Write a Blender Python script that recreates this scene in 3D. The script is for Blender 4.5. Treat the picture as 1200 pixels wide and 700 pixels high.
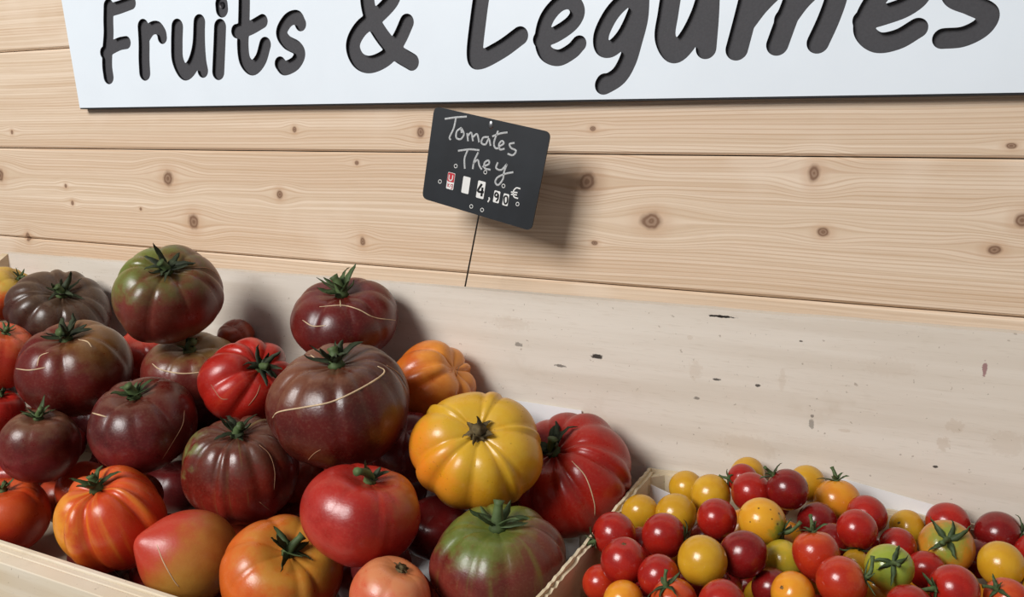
import bpy, bmesh, math, random
import numpy as np
from mathutils import Vector, Matrix
from mathutils.bvhtree import BVHTree

for o in list(bpy.data.objects):
    bpy.data.objects.remove(o, do_unlink=True)
SC = bpy.context.scene
COL = SC.collection

# ------------------------------------------------------------------ camera
F, CX, CY = 1000.0, 600.0, 350.0            # focal length in pixels of the 1200x700 frame
def _n(v): return v / np.linalg.norm(v)
AX_X = _n(-np.array([-1475 - CX, 158 - CY, F]))           # wall direction, seen from its vanishing point
_p = math.atan((CY - 158) / F)
AX_Z = np.array([0, -math.cos(_p), -math.sin(_p)])
AX_Y = np.cross(AX_Z, AX_X)
ROT = np.array([AX_X, AX_Y, AX_Z])                        # camera axes (right, down, forward) -> world
CAM = np.array([0.0, -0.74, 1.45])
cd = bpy.data.cameras.new('camera'); cam = bpy.data.objects.new('camera', cd); COL.objects.link(cam)
cd.sensor_fit = 'HORIZONTAL'; cd.sensor_width = 36.0; cd.lens = F / 1200 * 36.0
cd.clip_start = 0.01; cd.clip_end = 50
m = Matrix.Identity(4)
for i in range(3):
    m[i][0] = ROT[i][0]; m[i][1] = -ROT[i][1]; m[i][2] = -ROT[i][2]; m[i][3] = CAM[i]
cam.matrix_world = m
SC.camera = cam

# ------------------------------------------------------------------ light
w = bpy.data.worlds.new('world'); SC.world = w; w.use_nodes = True
bg = w.node_tree.nodes['Background']
bg.inputs[0].default_value = (0.93, 0.95, 1.0, 1); bg.inputs[1].default_value = 0.17
ld = bpy.data.lights.new('shop_window_daylight', 'AREA'); lo = bpy.data.objects.new('shop_window_daylight', ld); COL.objects.link(lo)
ld.shape = 'RECTANGLE'; ld.size = 1.2; ld.size_y = 1.0; ld.energy = 78; ld.color = (1.0, 0.985, 0.965)
lo.location = (-1.15, -2.25, 2.8)
lo.rotation_euler = (Vector((-0.35, 0, 1.25)) - Vector(lo.location)).to_track_quat('-Z', 'Y').to_euler()
SC.view_settings.view_transform = 'Standard'; SC.view_settings.look = 'None'
SC.view_settings.exposure = 0.0; SC.view_settings.gamma = 1.0; SC.view_settings.use_curve_mapping = False

# ------------------------------------------------------------------ pixel helpers
def ray(px, py): return ROT @ np.array([(px - CX) / F, (py - CY) / F, 1.0])
def on_y(px, py, y):
    d = ray(px, py); return Vector(CAM + d * ((y - CAM[1]) / d[1]))
def on_z(px, py, z):
    d = ray(px, py); return Vector(CAM + d * ((z - CAM[2]) / d[2]))
def at(px, py, t): return Vector(CAM + ray(px, py) * t)
def depth(P): return float((ROT.T @ (np.array(P) - CAM))[2])

# ------------------------------------------------------------------ object helpers
def add(name, me, mat=None, parent=None, kind=None):
    o = bpy.data.objects.new(name, me); COL.objects.link(o)
    if mat is not None and me is not None and not me.materials: me.materials.append(mat)
    if parent is not None: o.parent = parent
    if kind: o['kind'] = kind
    return o
def empty(name, loc):
    o = bpy.data.objects.new(name, None); COL.objects.link(o); o.location = loc; o.empty_display_size = 0.03
    return o
def tag(o, label, cat, group=None):
    o['label'] = label; o['category'] = cat
    if group: o['group'] = group
    return o
def part(name, me, mat, parent, smooth=False):
    """mesh in world coordinates made a child of an unrotated Empty or mesh"""
    if smooth: shade(me)
    o = add(name, me, mat, parent)
    q = parent; off = Vector((0, 0, 0))
    while q is not None: off += Vector(q.location); q = q.parent
    me.transform(Matrix.Translation(-off))
    return o
def shade(me):
    me.polygons.foreach_set('use_smooth', [True] * len(me.polygons)); me.update()
def mesh(name, v, f):
    me = bpy.data.meshes.new(name); me.from_pydata([tuple(a) for a in v], [], f); me.update(); return me
def box_me(name, x0, x1, y0, y1, z0, z1, bev=0.0):
    bm = bmesh.new(); bmesh.ops.create_cube(bm, size=1)
    for v in bm.verts:
        v.co = Vector((x0 + (v.co.x + .5) * (x1 - x0), y0 + (v.co.y + .5) * (y1 - y0), z0 + (v.co.z + .5) * (z1 - z0)))
    if bev: bmesh.ops.bevel(bm, geom=list(bm.edges), offset=bev, segments=2, affect='EDGES', profile=0.5)
    me = bpy.data.meshes.new(name); bm.to_mesh(me); bm.free(); return me
def prism_me(name, poly, axis, a0, a1, bev=0.0):
    """poly in the two other axes, extruded along axis from a0 to a1"""
    n = len(poly); vs = []
    for a in (a0, a1):
        for p in poly:
            q = list(p); q.insert(axis, a); vs.append(q)
    fs = [tuple(range(n)), tuple(range(2 * n - 1, n - 1, -1))]
    fs += [(i, i + n, (i + 1) % n + n, (i + 1) % n) for i in range(n)]
    bm = bmesh.new(); bv = [bm.verts.new(v) for v in vs]
    for f in fs: bm.faces.new([bv[i] for i in f])
    bmesh.ops.recalc_face_normals(bm, faces=bm.faces)
    if bev: bmesh.ops.bevel(bm, geom=list(bm.edges), offset=bev, segments=1, affect='EDGES')
    me = bpy.data.meshes.new(name); bm.to_mesh(me); bm.free(); return me
def smooth_path(P, sub=6, closed=False):
    P = [np.array(p, float) for p in P]; n = len(P)
    if n < 3: 
        return [P[0] + (P[-1] - P[0]) * k / sub for k in range(sub + 1)]
    out = []
    for i in range(n - 1):
        p0 = P[i - 1] if i > 0 else 2 * P[0] - P[1]
        p1, p2 = P[i], P[i + 1]
        p3 = P[i + 2] if i + 2 < n else 2 * P[-1] - P[-2]
        for k in range(sub):
            t = k / sub
            out.append(0.5 * (2 * p1 + (p2 - p0) * t + (2 * p0 - 5 * p1 + 4 * p2 - p3) * t * t + (3 * p1 - p0 - 3 * p2 + p3) * t ** 3))
    out.append(P[-1]); return out
def tube(V, Fc, pts, rads, n=6, flat=None):
    """closed tube appended to vertex/face lists; flat = (normal, factor) squashes it along a normal"""
    pts = [Vector(p) for p in pts]; base = len(V); m_ = len(pts)
    ref = Vector((0.31, 0.22, 0.93))
    for i, p in enumerate(pts):
        t = (pts[min(i + 1, m_ - 1)] - pts[max(i - 1, 0)]).normalized()
        if flat: a = Vector(flat[0]).cross(t).normalized(); b = Vector(flat[0]) * flat[1]
        else:
            if abs(t.dot(ref)) > .95: ref = Vector((0.9, 0.3, 0.1))
            a = t.cross(ref).normalized(); b = t.cross(a)
        r = rads[i] if hasattr(rads, '__len__') else rads
        for k in range(n):
            g = 2 * math.pi * k / n
            V.append(p + a * (r * math.cos(g)) + b * (r * math.sin(g)))
    for i in range(m_ - 1):
        for k in range(n):
            Fc.append((base + i * n + k, base + i * n + (k + 1) % n, base + (i + 1) * n + (k + 1) % n, base + (i + 1) * n + k))
    Fc.append(tuple(base + k for k in reversed(range(n)))); Fc.append(tuple(base + (m_ - 1) * n + k for k in range(n)))

# ------------------------------------------------------------------ materials
def lin(c):
    r = []
    for v in c[:3]:
        v /= 255.0; r.append(v / 12.92 if v <= .04045 else ((v + .055) / 1.055) ** 2.4)
    return (*r, 1.0)
class NT:
    def __init__(s, name, rough=0.5, spec=0.5):
        s.m = bpy.data.materials.new(name); s.m.use_nodes = True; s.t = s.m.node_tree
        s.b = s.t.nodes['Principled BSDF']; s.b.inputs['Roughness'].default_value = rough
        s.b.inputs['Specular IOR Level'].default_value = spec
    def put(s, sock, v):
        if isinstance(v, bpy.types.NodeSocket): s.t.links.new(v, sock)
        elif v is not None: sock.default_value = v
    def node(s, typ, **kw):
        n = s.t.nodes.new(typ)
        for k, v in kw.items(): setattr(n, k, v)
        return n
    def math(s, op, a, b=None, c=None, clamp=False):
        n = s.node('ShaderNodeMath', operation=op, use_clamp=clamp); s.put(n.inputs[0], a); s.put(n.inputs[1], b)
        if c is not None: s.put(n.inputs[2], c)
        return n.outputs[0]
    def vmath(s, op, a, b=None):
        n = s.node('ShaderNodeVectorMath', operation=op); s.put(n.inputs[0], a); s.put(n.inputs[1], b)
        return n.outputs['Value'] if op in ('LENGTH', 'DOT_PRODUCT', 'DISTANCE') else n.outputs[0]
    def obj(s): return s.node('ShaderNodeTexCoord').outputs['Object']
    def sep(s, v): n = s.node('ShaderNodeSeparateXYZ'); s.put(n.inputs[0], v); return n.outputs
    def comb(s, x, y, z):
        n = s.node('ShaderNodeCombineXYZ'); s.put(n.inputs[0], x); s.put(n.inputs[1], y); s.put(n.inputs[2], z); return n.outputs[0]
    def noise(s, v, scale=1.0, detail=3.0, rough=.55, dist=0.0):
        n = s.node('ShaderNodeTexNoise'); s.put(n.inputs['Vector'], v)
        for k, x in (('Scale', scale), ('Detail', detail), ('Roughness', rough), ('Distortion', dist)): s.put(n.inputs[k], x)
        return n.outputs[0]
    def step(s, v, a, b, lo=0.0, hi=1.0):
        n = s.node('ShaderNodeMapRange', interpolation_type='SMOOTHSTEP'); s.put(n.inputs[0], v)
        for k, x in zip((1, 2, 3, 4), (a, b, lo, hi)): s.put(n.inputs[k], x)
        return n.outputs[0]
    def mix(s, f, a, b, mode='MIX'):
        n = s.node('ShaderNodeMix', data_type='RGBA', blend_type=mode)
        s.put(n.inputs['Factor'], f); s.put(n.inputs[6], a); s.put(n.inputs[7], b); return n.outputs[2]
    def bump(s, h, strength=.2, dist=.001):
        n = s.node('ShaderNodeBump'); n.inputs['Strength'].default_value = strength; n.inputs['Distance'].default_value = dist
        s.put(n.inputs['Height'], h); s.t.links.new(n.outputs[0], s.b.inputs['Normal'])
    def rnd(s): return s.node('ShaderNodeObjectInfo').outputs['Random']
    def color(s, c): s.put(s.b.inputs['Base Color'], c)

def plain(name, c, rough=.5, spec=.5, metal=0.0, var=.12, scale=60, bump=0.0):
    n = NT(name, rough, spec); p = n.obj(); f = n.noise(p, scale, 4)
    a = lin(c); b = tuple(x * (1 - var * 2) for x in a[:3]) + (1,)
    n.color(n.mix(n.step(f, .3, .7), a, b)); n.b.inputs['Metallic'].default_value = metal
    if bump: n.bump(f, bump)
    return n.m

def pine_material():
    n = NT('pine_planks', .55, .3); P = n.obj(); x, y, z = n.sep(P)
    knots = [(197,209,8,10),(227,260,8,10),(328,228,5,6),(345,152,3,4),(14,155,2.5,3),(0,205,7,8),(77,218,2.5,3),(85,238,2.5,3),
             (165,245,2,2),(33,278,4,6),(493,155,5.5,7),(695,151,4,3.5),(688,213,12,13),(763,259,13,11),(954,203,7,11),(965,272,7,6),
             (697,285,4,3),(1165,293,8,7),(1185,171,6,4),(1198,258,8,10),(418,191,3,3),(425,283,4,6)]
    g = z; dark = None; halo = None; kn = n.noise(P, 80, 2)
    for (px, py, rx, rz) in knots:
        K = on_y(px, py, 0); s = depth(K) / F
        d = n.vmath('SUBTRACT', P, (K.x, 0, K.z))
        L = n.vmath('LENGTH', n.vmath('MULTIPLY', d, (1 / (rx * s * 1.12), 0, 1 / (rz * s))))
        Lw = n.vmath('LENGTH', n.vmath('MULTIPLY', d, (1 / (rx * s * 3.0), 0, 1 / (rz * s * 1.2))))
        wgt = n.step(Lw, 0.3, 3.0, .85, 0)
        g = n.math('SUBTRACT', g, n.math('MULTIPLY', n.math('SUBTRACT', z, K.z), wgt))
        Ln = n.math('ADD', L, n.math('MULTIPLY', n.math('SUBTRACT', kn, .5), .7))
        ring = n.math('MULTIPLY', n.step(Ln, .55, 1.15, 1, 0), n.step(n.math('SINE', n.math('MULTIPLY', Ln, 13)), -1, 1, .70, .95))
        dark = ring if dark is None else n.math('MAXIMUM', dark, ring)
        h = n.step(Ln, .7, 2.6, 1, 0); halo = h if halo is None else n.math('MAXIMUM', halo, h)
    seed = n.math('MULTIPLY', n.rnd(), 9.0)
    wob = n.noise(n.comb(n.math('MULTIPLY', x, 2.2), seed, n.math('MULTIPLY', z, 9)), 1, 2)
    g2 = n.math('ADD', g, n.math('MULTIPLY', n.math('SUBTRACT', wob, .5), .014))
    fine = n.noise(n.comb(n.math('MULTIPLY', x, 2.5), seed, n.math('MULTIPLY', g2, 330)), 1, 2)
    fibre = n.noise(n.comb(n.math('MULTIPLY', x, 30), seed, n.math('MULTIPLY', g2, 900)), 1, 2)
    band = n.noise(n.comb(n.math('MULTIPLY', x, .7), seed, n.math('MULTIPLY', g2, 22)), 1, 2)
    warp = n.noise(n.comb(n.math('MULTIPLY', x, .8), seed, n.math('MULTIPLY', g2, 40)), 1, 1)
    ringw = n.math('SINE', n.math('ADD', n.math('MULTIPLY', g2, 2 * math.pi / .0034), n.math('MULTIPLY', warp, 8)))
    late = n.math('MULTIPLY', n.step(ringw, .3, 1.0), n.step(band, .35, .62, .25, 1))
    c = n.mix(n.step(fine, .32, .70), lin((231, 210, 186)), lin((214, 189, 161)))
    c = n.mix(n.math('MULTIPLY', late, .52), c, lin((184, 146, 112)))
    c = n.mix(n.math('MULTIPLY', n.step(band, .45, .7), .35), c, lin((204, 170, 138)))
    c = n.mix(n.math('MULTIPLY', n.step(fibre, .5, .75), .12), c, lin((170, 128, 92)))
    blot = n.noise(n.comb(n.math('MULTIPLY', x, 9), seed, n.math('MULTIPLY', z, 8)), 1, 2)
    c = n.mix(n.math('MULTIPLY', n.step(blot, .56, .74), .35), c, lin((238, 220, 200)))
    c = n.mix(n.math('MULTIPLY', halo, .34), c, lin((190, 146, 110)))
    c = n.mix(dark, c, lin((124, 92, 70)))
    n.color(c); n.bump(n.math('ADD', n.math('MULTIPLY', late, .6), fibre), .12, .0006)
    return n.m
def board_material(name, light, darkc, marks=(), axis_long=0, origin=(0, 0, 0)):
    n = NT(name, .72, .25); P = n.obj(); x, y, z = n.sep(P)
    lo_, hi_ = (x, z) if axis_long == 0 else (y, z)
    gr = n.noise(n.comb(n.math('MULTIPLY', lo_, 3), n.math('MULTIPLY', y, 6), n.math('MULTIPLY', hi_, 60)), 1, 4)
    fib = n.noise(n.comb(n.math('MULTIPLY', lo_, 60), n.math('MULTIPLY', y, 60), n.math('MULTIPLY', hi_, 700)), 1, 2)
    sm = n.noise(P, 14, 5, .6); sp = n.noise(P, 260, 2)
    c = n.mix(n.step(gr, .3, .7), lin(light), lin(darkc))
    c = n.mix(n.math('MULTIPLY', n.step(sm, .56, .75), .30), c, lin((170, 150, 122)))
    c = n.mix(n.math('MULTIPLY', n.step(n.noise(P, 5, 2), .5, .7), .25), c, lin((222, 216, 206)))
    c = n.mix(n.math('MULTIPLY', n.step(sp, .70, .76), .45), c, lin((120, 100, 78)))
    c = n.mix(n.math('MULTIPLY', n.step(fib, .55, .8), .15), c, lin((160, 140, 112)))
    for (px, py, rx, rz, col, amt) in marks:
        K = on_y(px, py, -.066); s = depth(K) / F
        d = n.vmath('SUBTRACT', P, (K.x - origin[0], 0, K.z - origin[2])); d = n.vmath('MULTIPLY', d, (1 / (rx * s), 0, 1 / (rz * s)))
        L = n.math('ADD', n.vmath('LENGTH', d), n.math('MULTIPLY', n.math('SUBTRACT', n.noise(P, 420, 2), .5), 1.6))
        c = n.mix(n.math('MULTIPLY', n.step(L, .75, 1.1, 1, 0), amt), c, lin(col))
    n.color(c); n.bump(n.math('ADD', gr, n.math('MULTIPLY', fib, .6)), .15, .0006)
    return n.m
BLK = (38, 32, 28); BRN = (168, 138, 104); PLM = (140, 92, 96)
MARKS = [(845,371,15,1.6,BLK,1),(700,418,8,2.6,BLK,.95),(657,429,7,1.8,BLK,.7),(607,404,5,3,BLK,.55),(840,445,5,1.6,BLK,.85),(888,452,3,1.6,BLK,.85),
         (817,467,4,2,BLK,.6),(951,497,3,6,BLK,.5),(952,488,2,2,BLK,.6),(1096,547,3,1.6,BLK,.9),(1154,432,2.5,9,PLM,.8),(939,400,2.5,1.2,BLK,.8),
         (808,396,4,3,BRN,0.17),(917,445,4,14,BRN,0.14),(875,525,34,16,BRN,0.10),(1105,520,7,9,BRN,0.22),(990,505,8,2,BRN,0.22),(1120,500,10,8,BRN,0.17),
         (815,435,8,12,BRN,0.14),(1040,430,30,12,BRN,0.08),(960,520,60,5,BRN,0.07),(600,380,25,8,BRN,0.11),(1180,520,20,16,BRN,0.11)]
M_PINE = pine_material()
M_BACK = board_material('pale_plywood_back', (226, 217, 204), (214, 203, 188), MARKS, origin=(-.15, -.21, 1.048))
M_PLY = board_material('pale_plywood', (226, 214, 192), (206, 188, 160))
M_PLYS = board_material('pale_plywood_side', (224, 210, 186), (196, 174, 142), axis_long=1)
M_VEN = board_material('poplar_veneer', (226, 212, 184), (208, 190, 156))
M_VENS = board_material('poplar_veneer_side', (224, 210, 182), (204, 186, 152), axis_long=1)
M_PAPER = plain('white_paper', (236, 236, 236), .7, .2, var=.02, scale=40)
M_WHITE = plain('white_sign_laminate', (231, 239, 246), .35, .4, var=.015, scale=12)
M_CORE = plain('black_sign_core', (34, 34, 36), .6, .3, var=.1)
M_LET = plain('charcoal_letter', (74, 73, 76), .65, .25, var=.06, scale=500, bump=.1)
M_STEEL = plain('dull_steel', (150, 150, 152), .35, .5, 1.0, var=.1)
M_WIRE = plain('dark_wire', (60, 58, 55), .4, .5, .8, var=.1)
M_CARD = plain('black_slate_card', (33, 37, 42), .5, .4, var=.18, scale=30)
M_CHALK = plain('white_chalk', (206, 208, 208), .9, .1, var=.22, scale=1500)
M_TAGW = plain('white_price_tab', (236, 236, 232), .5, .3, var=.03)
M_TAGR = plain('red_price_tab', (196, 52, 62), .5, .3, var=.05)
M_INK = plain('black_ink', (26, 26, 28), .5, .3, var=.05)
M_FLOOR = plain('grey_concrete', (128, 124, 118), .8, .2, var=.12, scale=8)
M_TABLE = board_material('table_wood', (170, 140, 104), (140, 108, 74))
M_SCAR = plain('pale_scar', (214, 186, 150), .6, .3, var=.12, scale=8)
M_SCARD = plain('tan_scar', (178, 134, 102), .55, .3, var=.15, scale=8)

# ------------------------------------------------------------------ the setting
fl = add('floor', box_me('floor', -2.6, 1.8, -2.2, .03, -.05, 0), M_FLOOR, kind='structure')
tag(fl, 'grey concrete floor under the stall', 'floor')
wall = add('wall_back', box_me('wall_back', -2.4, 1.6, .0175, .03, 0, 2.65), plain('wall_backing', (96, 74, 54)), kind='structure')
tag(wall, 'wall of horizontal knotty pine planks behind the tomatoes', 'wall')
joints = [1.3132, 1.4325, 1.5555]
while joints[0] > .1: joints.insert(0, joints[0] - .1215)
while joints[-1] < 2.5: joints.append(joints[-1] + .1215)
joints[0] = 0.0; joints[-1] = 2.65
for a, b in zip(joints[:-1], joints[1:]):
    z0, z1 = a + .0005, b - .0005; ch = .0022
    prof = [(.0175, z0), (.006, z0), (ch, z0), (0, z0 + ch), (0, z1 - ch), (ch, z1), (.0175, z1)]
    part('plank', prism_me('plank', prof, 0, -2.4, 1.6), M_PINE, wall)

# ------------------------------------------------------------------ where the tomatoes lie (distance along the view for each one, then positions and radii of the buried ones)
HEIR_T = {'H3': 1.0068, 'F1': 0.9239, 'F2': 0.8914, 'H2': 0.9551, 'H6': 0.8457, 'H1': 0.8141, 'H11': 0.7836, 'H14': 0.7611, 'F3': 0.7083, 'H10': 0.7999, 'H4': 0.881, 'H9': 0.8758, 'H5': 0.8407, 'H16': 0.7058, 'H7': 0.7573, 'F5': 0.7978, 'F4': 0.7398, 'F7': 0.875, 'H8': 0.7801, 'H13': 0.735, 'H12': 0.6642, 'H15': 0.6511, 'H23': 0.818, 'H22': 0.6974, 'H21': 0.669, 'H19': 0.6354, 'H17': 0.5965, 'H24': 0.7874, 'H18': 0.5858, 'H20': 0.5512}
CHERRY_T = {'c1': 0.6486, 'c2': 0.6357, 'c3': 0.6828, 'c3b': 0.7023, 'c4': 0.585, 'c5': 0.6515, 'c6': 0.5974, 'c7': 0.6735, 'c8': 0.6512, 'c9': 0.6258, 'c10': 0.5665, 'c11': 0.6008, 'c12': 0.5461, 'c13': 0.5273, 'c14': 0.523, 'c15': 0.5313, 'c16': 0.5587, 'c17': 0.5259, 'c18': 0.5026, 'c19': 0.4869, 'c20': 0.5483, 'd1': 0.6072, 'd2': 0.6538, 'd3': 0.6293, 'd4': 0.6072, 'd5': 0.6025, 'd6': 0.5644, 'd7': 0.6277, 'd8': 0.5746, 'd9': 0.6128, 'd10': 0.5702, 'd11': 0.5982, 'd12': 0.5415, 'd13': 0.5201, 'd14': 0.4938, 'd15': 0.5123, 'd16': 0.4997, 'd17': 0.4852, 'd18': 0.4976, 'd19': 0.5007, 'd20': 0.5558, 'd21': 0.5828, 'd22': 0.5972, 'd23': 0.5304, 'd24': 0.5539, 'd25': 0.5839, 'd26': 0.6421, 'd27': 0.5282, 'd28': 0.6154, 'd29': 0.5728, 'd30': 0.5321}
HEIR_FILL = [(-0.4828, -0.113, 1.2132, 0.0315), (-0.4908, -0.115, 1.1591, 0.033), (-0.6827, -0.115, 1.1654, 0.036), (-0.3899, -0.105, 1.1724, 0.028), (-0.6562, -0.165, 1.1018, 0.034), (-0.5151, -0.145, 1.1312, 0.032), (-0.2671, -0.1714, 1.0916, 0.026), (-0.9589, -0.1971, 1.0876, 0.0327), (-0.9122, -0.1641, 1.0929, 0.0229), (-0.388, -0.2139, 1.0939, 0.0291), (-0.4548, -0.2196, 1.091, 0.0362), (-0.5263, -0.225, 1.0887, 0.0323), (-0.7818, -0.1397, 1.0867, 0.0309), (-0.6201, -0.2143, 1.0817, 0.0222), (-0.7152, -0.1666, 1.0914, 0.0243), (-0.9141, -0.2544, 1.092, 0.0384), (-0.5669, -0.1518, 1.0869, 0.0312), (-0.4297, -0.1493, 1.0861, 0.0301), (-0.9838, -0.14, 1.0826, 0.0241), (-0.2687, -0.2355, 1.0946, 0.0408), (-0.5343, -0.3126, 1.0807, 0.0234), (-0.8534, -0.1702, 1.0858, 0.0298), (-0.6327, -0.2732, 1.0843, 0.03), (-0.5963, -0.3121, 1.0805, 0.0231), (-0.9717, -0.2947, 1.0866, 0.0307), (-0.8315, -0.1001, 1.082, 0.025), (-0.3244, -0.1076, 1.0895, 0.0343), (-0.7602, -0.2101, 1.0903, 0.0319), (-0.3426, -0.2836, 1.0933, 0.0337), (-0.8181, -0.298, 1.0918, 0.0372), (-0.5623, -0.2753, 1.0886, 0.0225), (-0.5095, -0.1075, 1.086, 0.0291), (-0.3268, -0.1907, 1.08, 0.0225), (-0.3999, -0.1002, 1.0938, 0.0237), (-0.6161, -0.1098, 1.0877, 0.0321), (-0.9287, -0.1021, 1.0877, 0.0243), (-0.6874, -0.0973, 1.0825, 0.0256), (-0.2456, -0.3052, 1.088, 0.0325), (-0.4728, -0.2769, 1.0816, 0.0245), (-0.8883, -0.1259, 1.0996, 0.0237), (-0.3363, -0.2303, 1.0926, 0.0225), (-0.9799, -0.101, 1.103, 0.0221), (-0.7524, -0.103, 1.1087, 0.0236), (-0.8832, -0.2075, 1.1078, 0.024), (-0.9857, -0.2463, 1.1137, 0.032), (-0.8373, -0.1111, 1.1311, 0.0293), (-0.4122, -0.13, 1.1346, 0.0265), (-0.9082, -0.3008, 1.1374, 0.0337), (-0.7958, -0.1868, 1.1331, 0.0251), (-0.9545, -0.1625, 1.1366, 0.0378), (-0.3092, -0.2825, 1.1334, 0.0228), (-0.6258, -0.2442, 1.128, 0.0281), (-0.7595, -0.15, 1.1379, 0.0284), (-0.6335, -0.1454, 1.1385, 0.0227), (-0.9199, -0.1087, 1.1264, 0.0224), (-0.5885, -0.1826, 1.1342, 0.0278), (-0.7103, -0.1818, 1.1358, 0.0248), (-0.5868, -0.1012, 1.135, 0.0222), (-0.3112, -0.1158, 1.1338, 0.0221), (-0.3516, -0.2483, 1.1293, 0.0243), (-0.8619, -0.1733, 1.1307, 0.0274), (-0.3889, -0.215, 1.1382, 0.0292), (-0.2986, -0.1775, 1.1251, 0.0287), (-0.7623, -0.228, 1.139, 0.0246), (-0.3703, -0.0984, 1.1358, 0.0239), (-0.9519, -0.2514, 1.1569, 0.0352), (-0.4396, -0.1642, 1.1594, 0.0245), (-0.3432, -0.1305, 1.1577, 0.0248), (-0.8341, -0.1219, 1.1756, 0.0294), (-0.7843, -0.0982, 1.1708, 0.0256), (-0.9891, -0.1137, 1.1729, 0.0228), (-0.9033, -0.1854, 1.1701, 0.0243), (-0.6592, -0.1849, 1.171, 0.0308), (-0.5808, -0.1493, 1.1667, 0.0241), (-0.6192, -0.1112, 1.1636, 0.0245), (-0.9888, -0.1975, 1.1731, 0.03), (-0.9326, -0.1199, 1.1964, 0.0264), (-0.5417, -0.111, 1.1828, 0.0224), (-0.789, -0.1529, 1.1811, 0.0273), (-0.4624, -0.1748, 1.2114, 0.0325), (-0.9059, -0.1641, 1.2078, 0.0285), (-0.9735, -0.1596, 1.2174, 0.0298), (-0.3234, -0.1179, 1.2073, 0.0235)]
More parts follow.
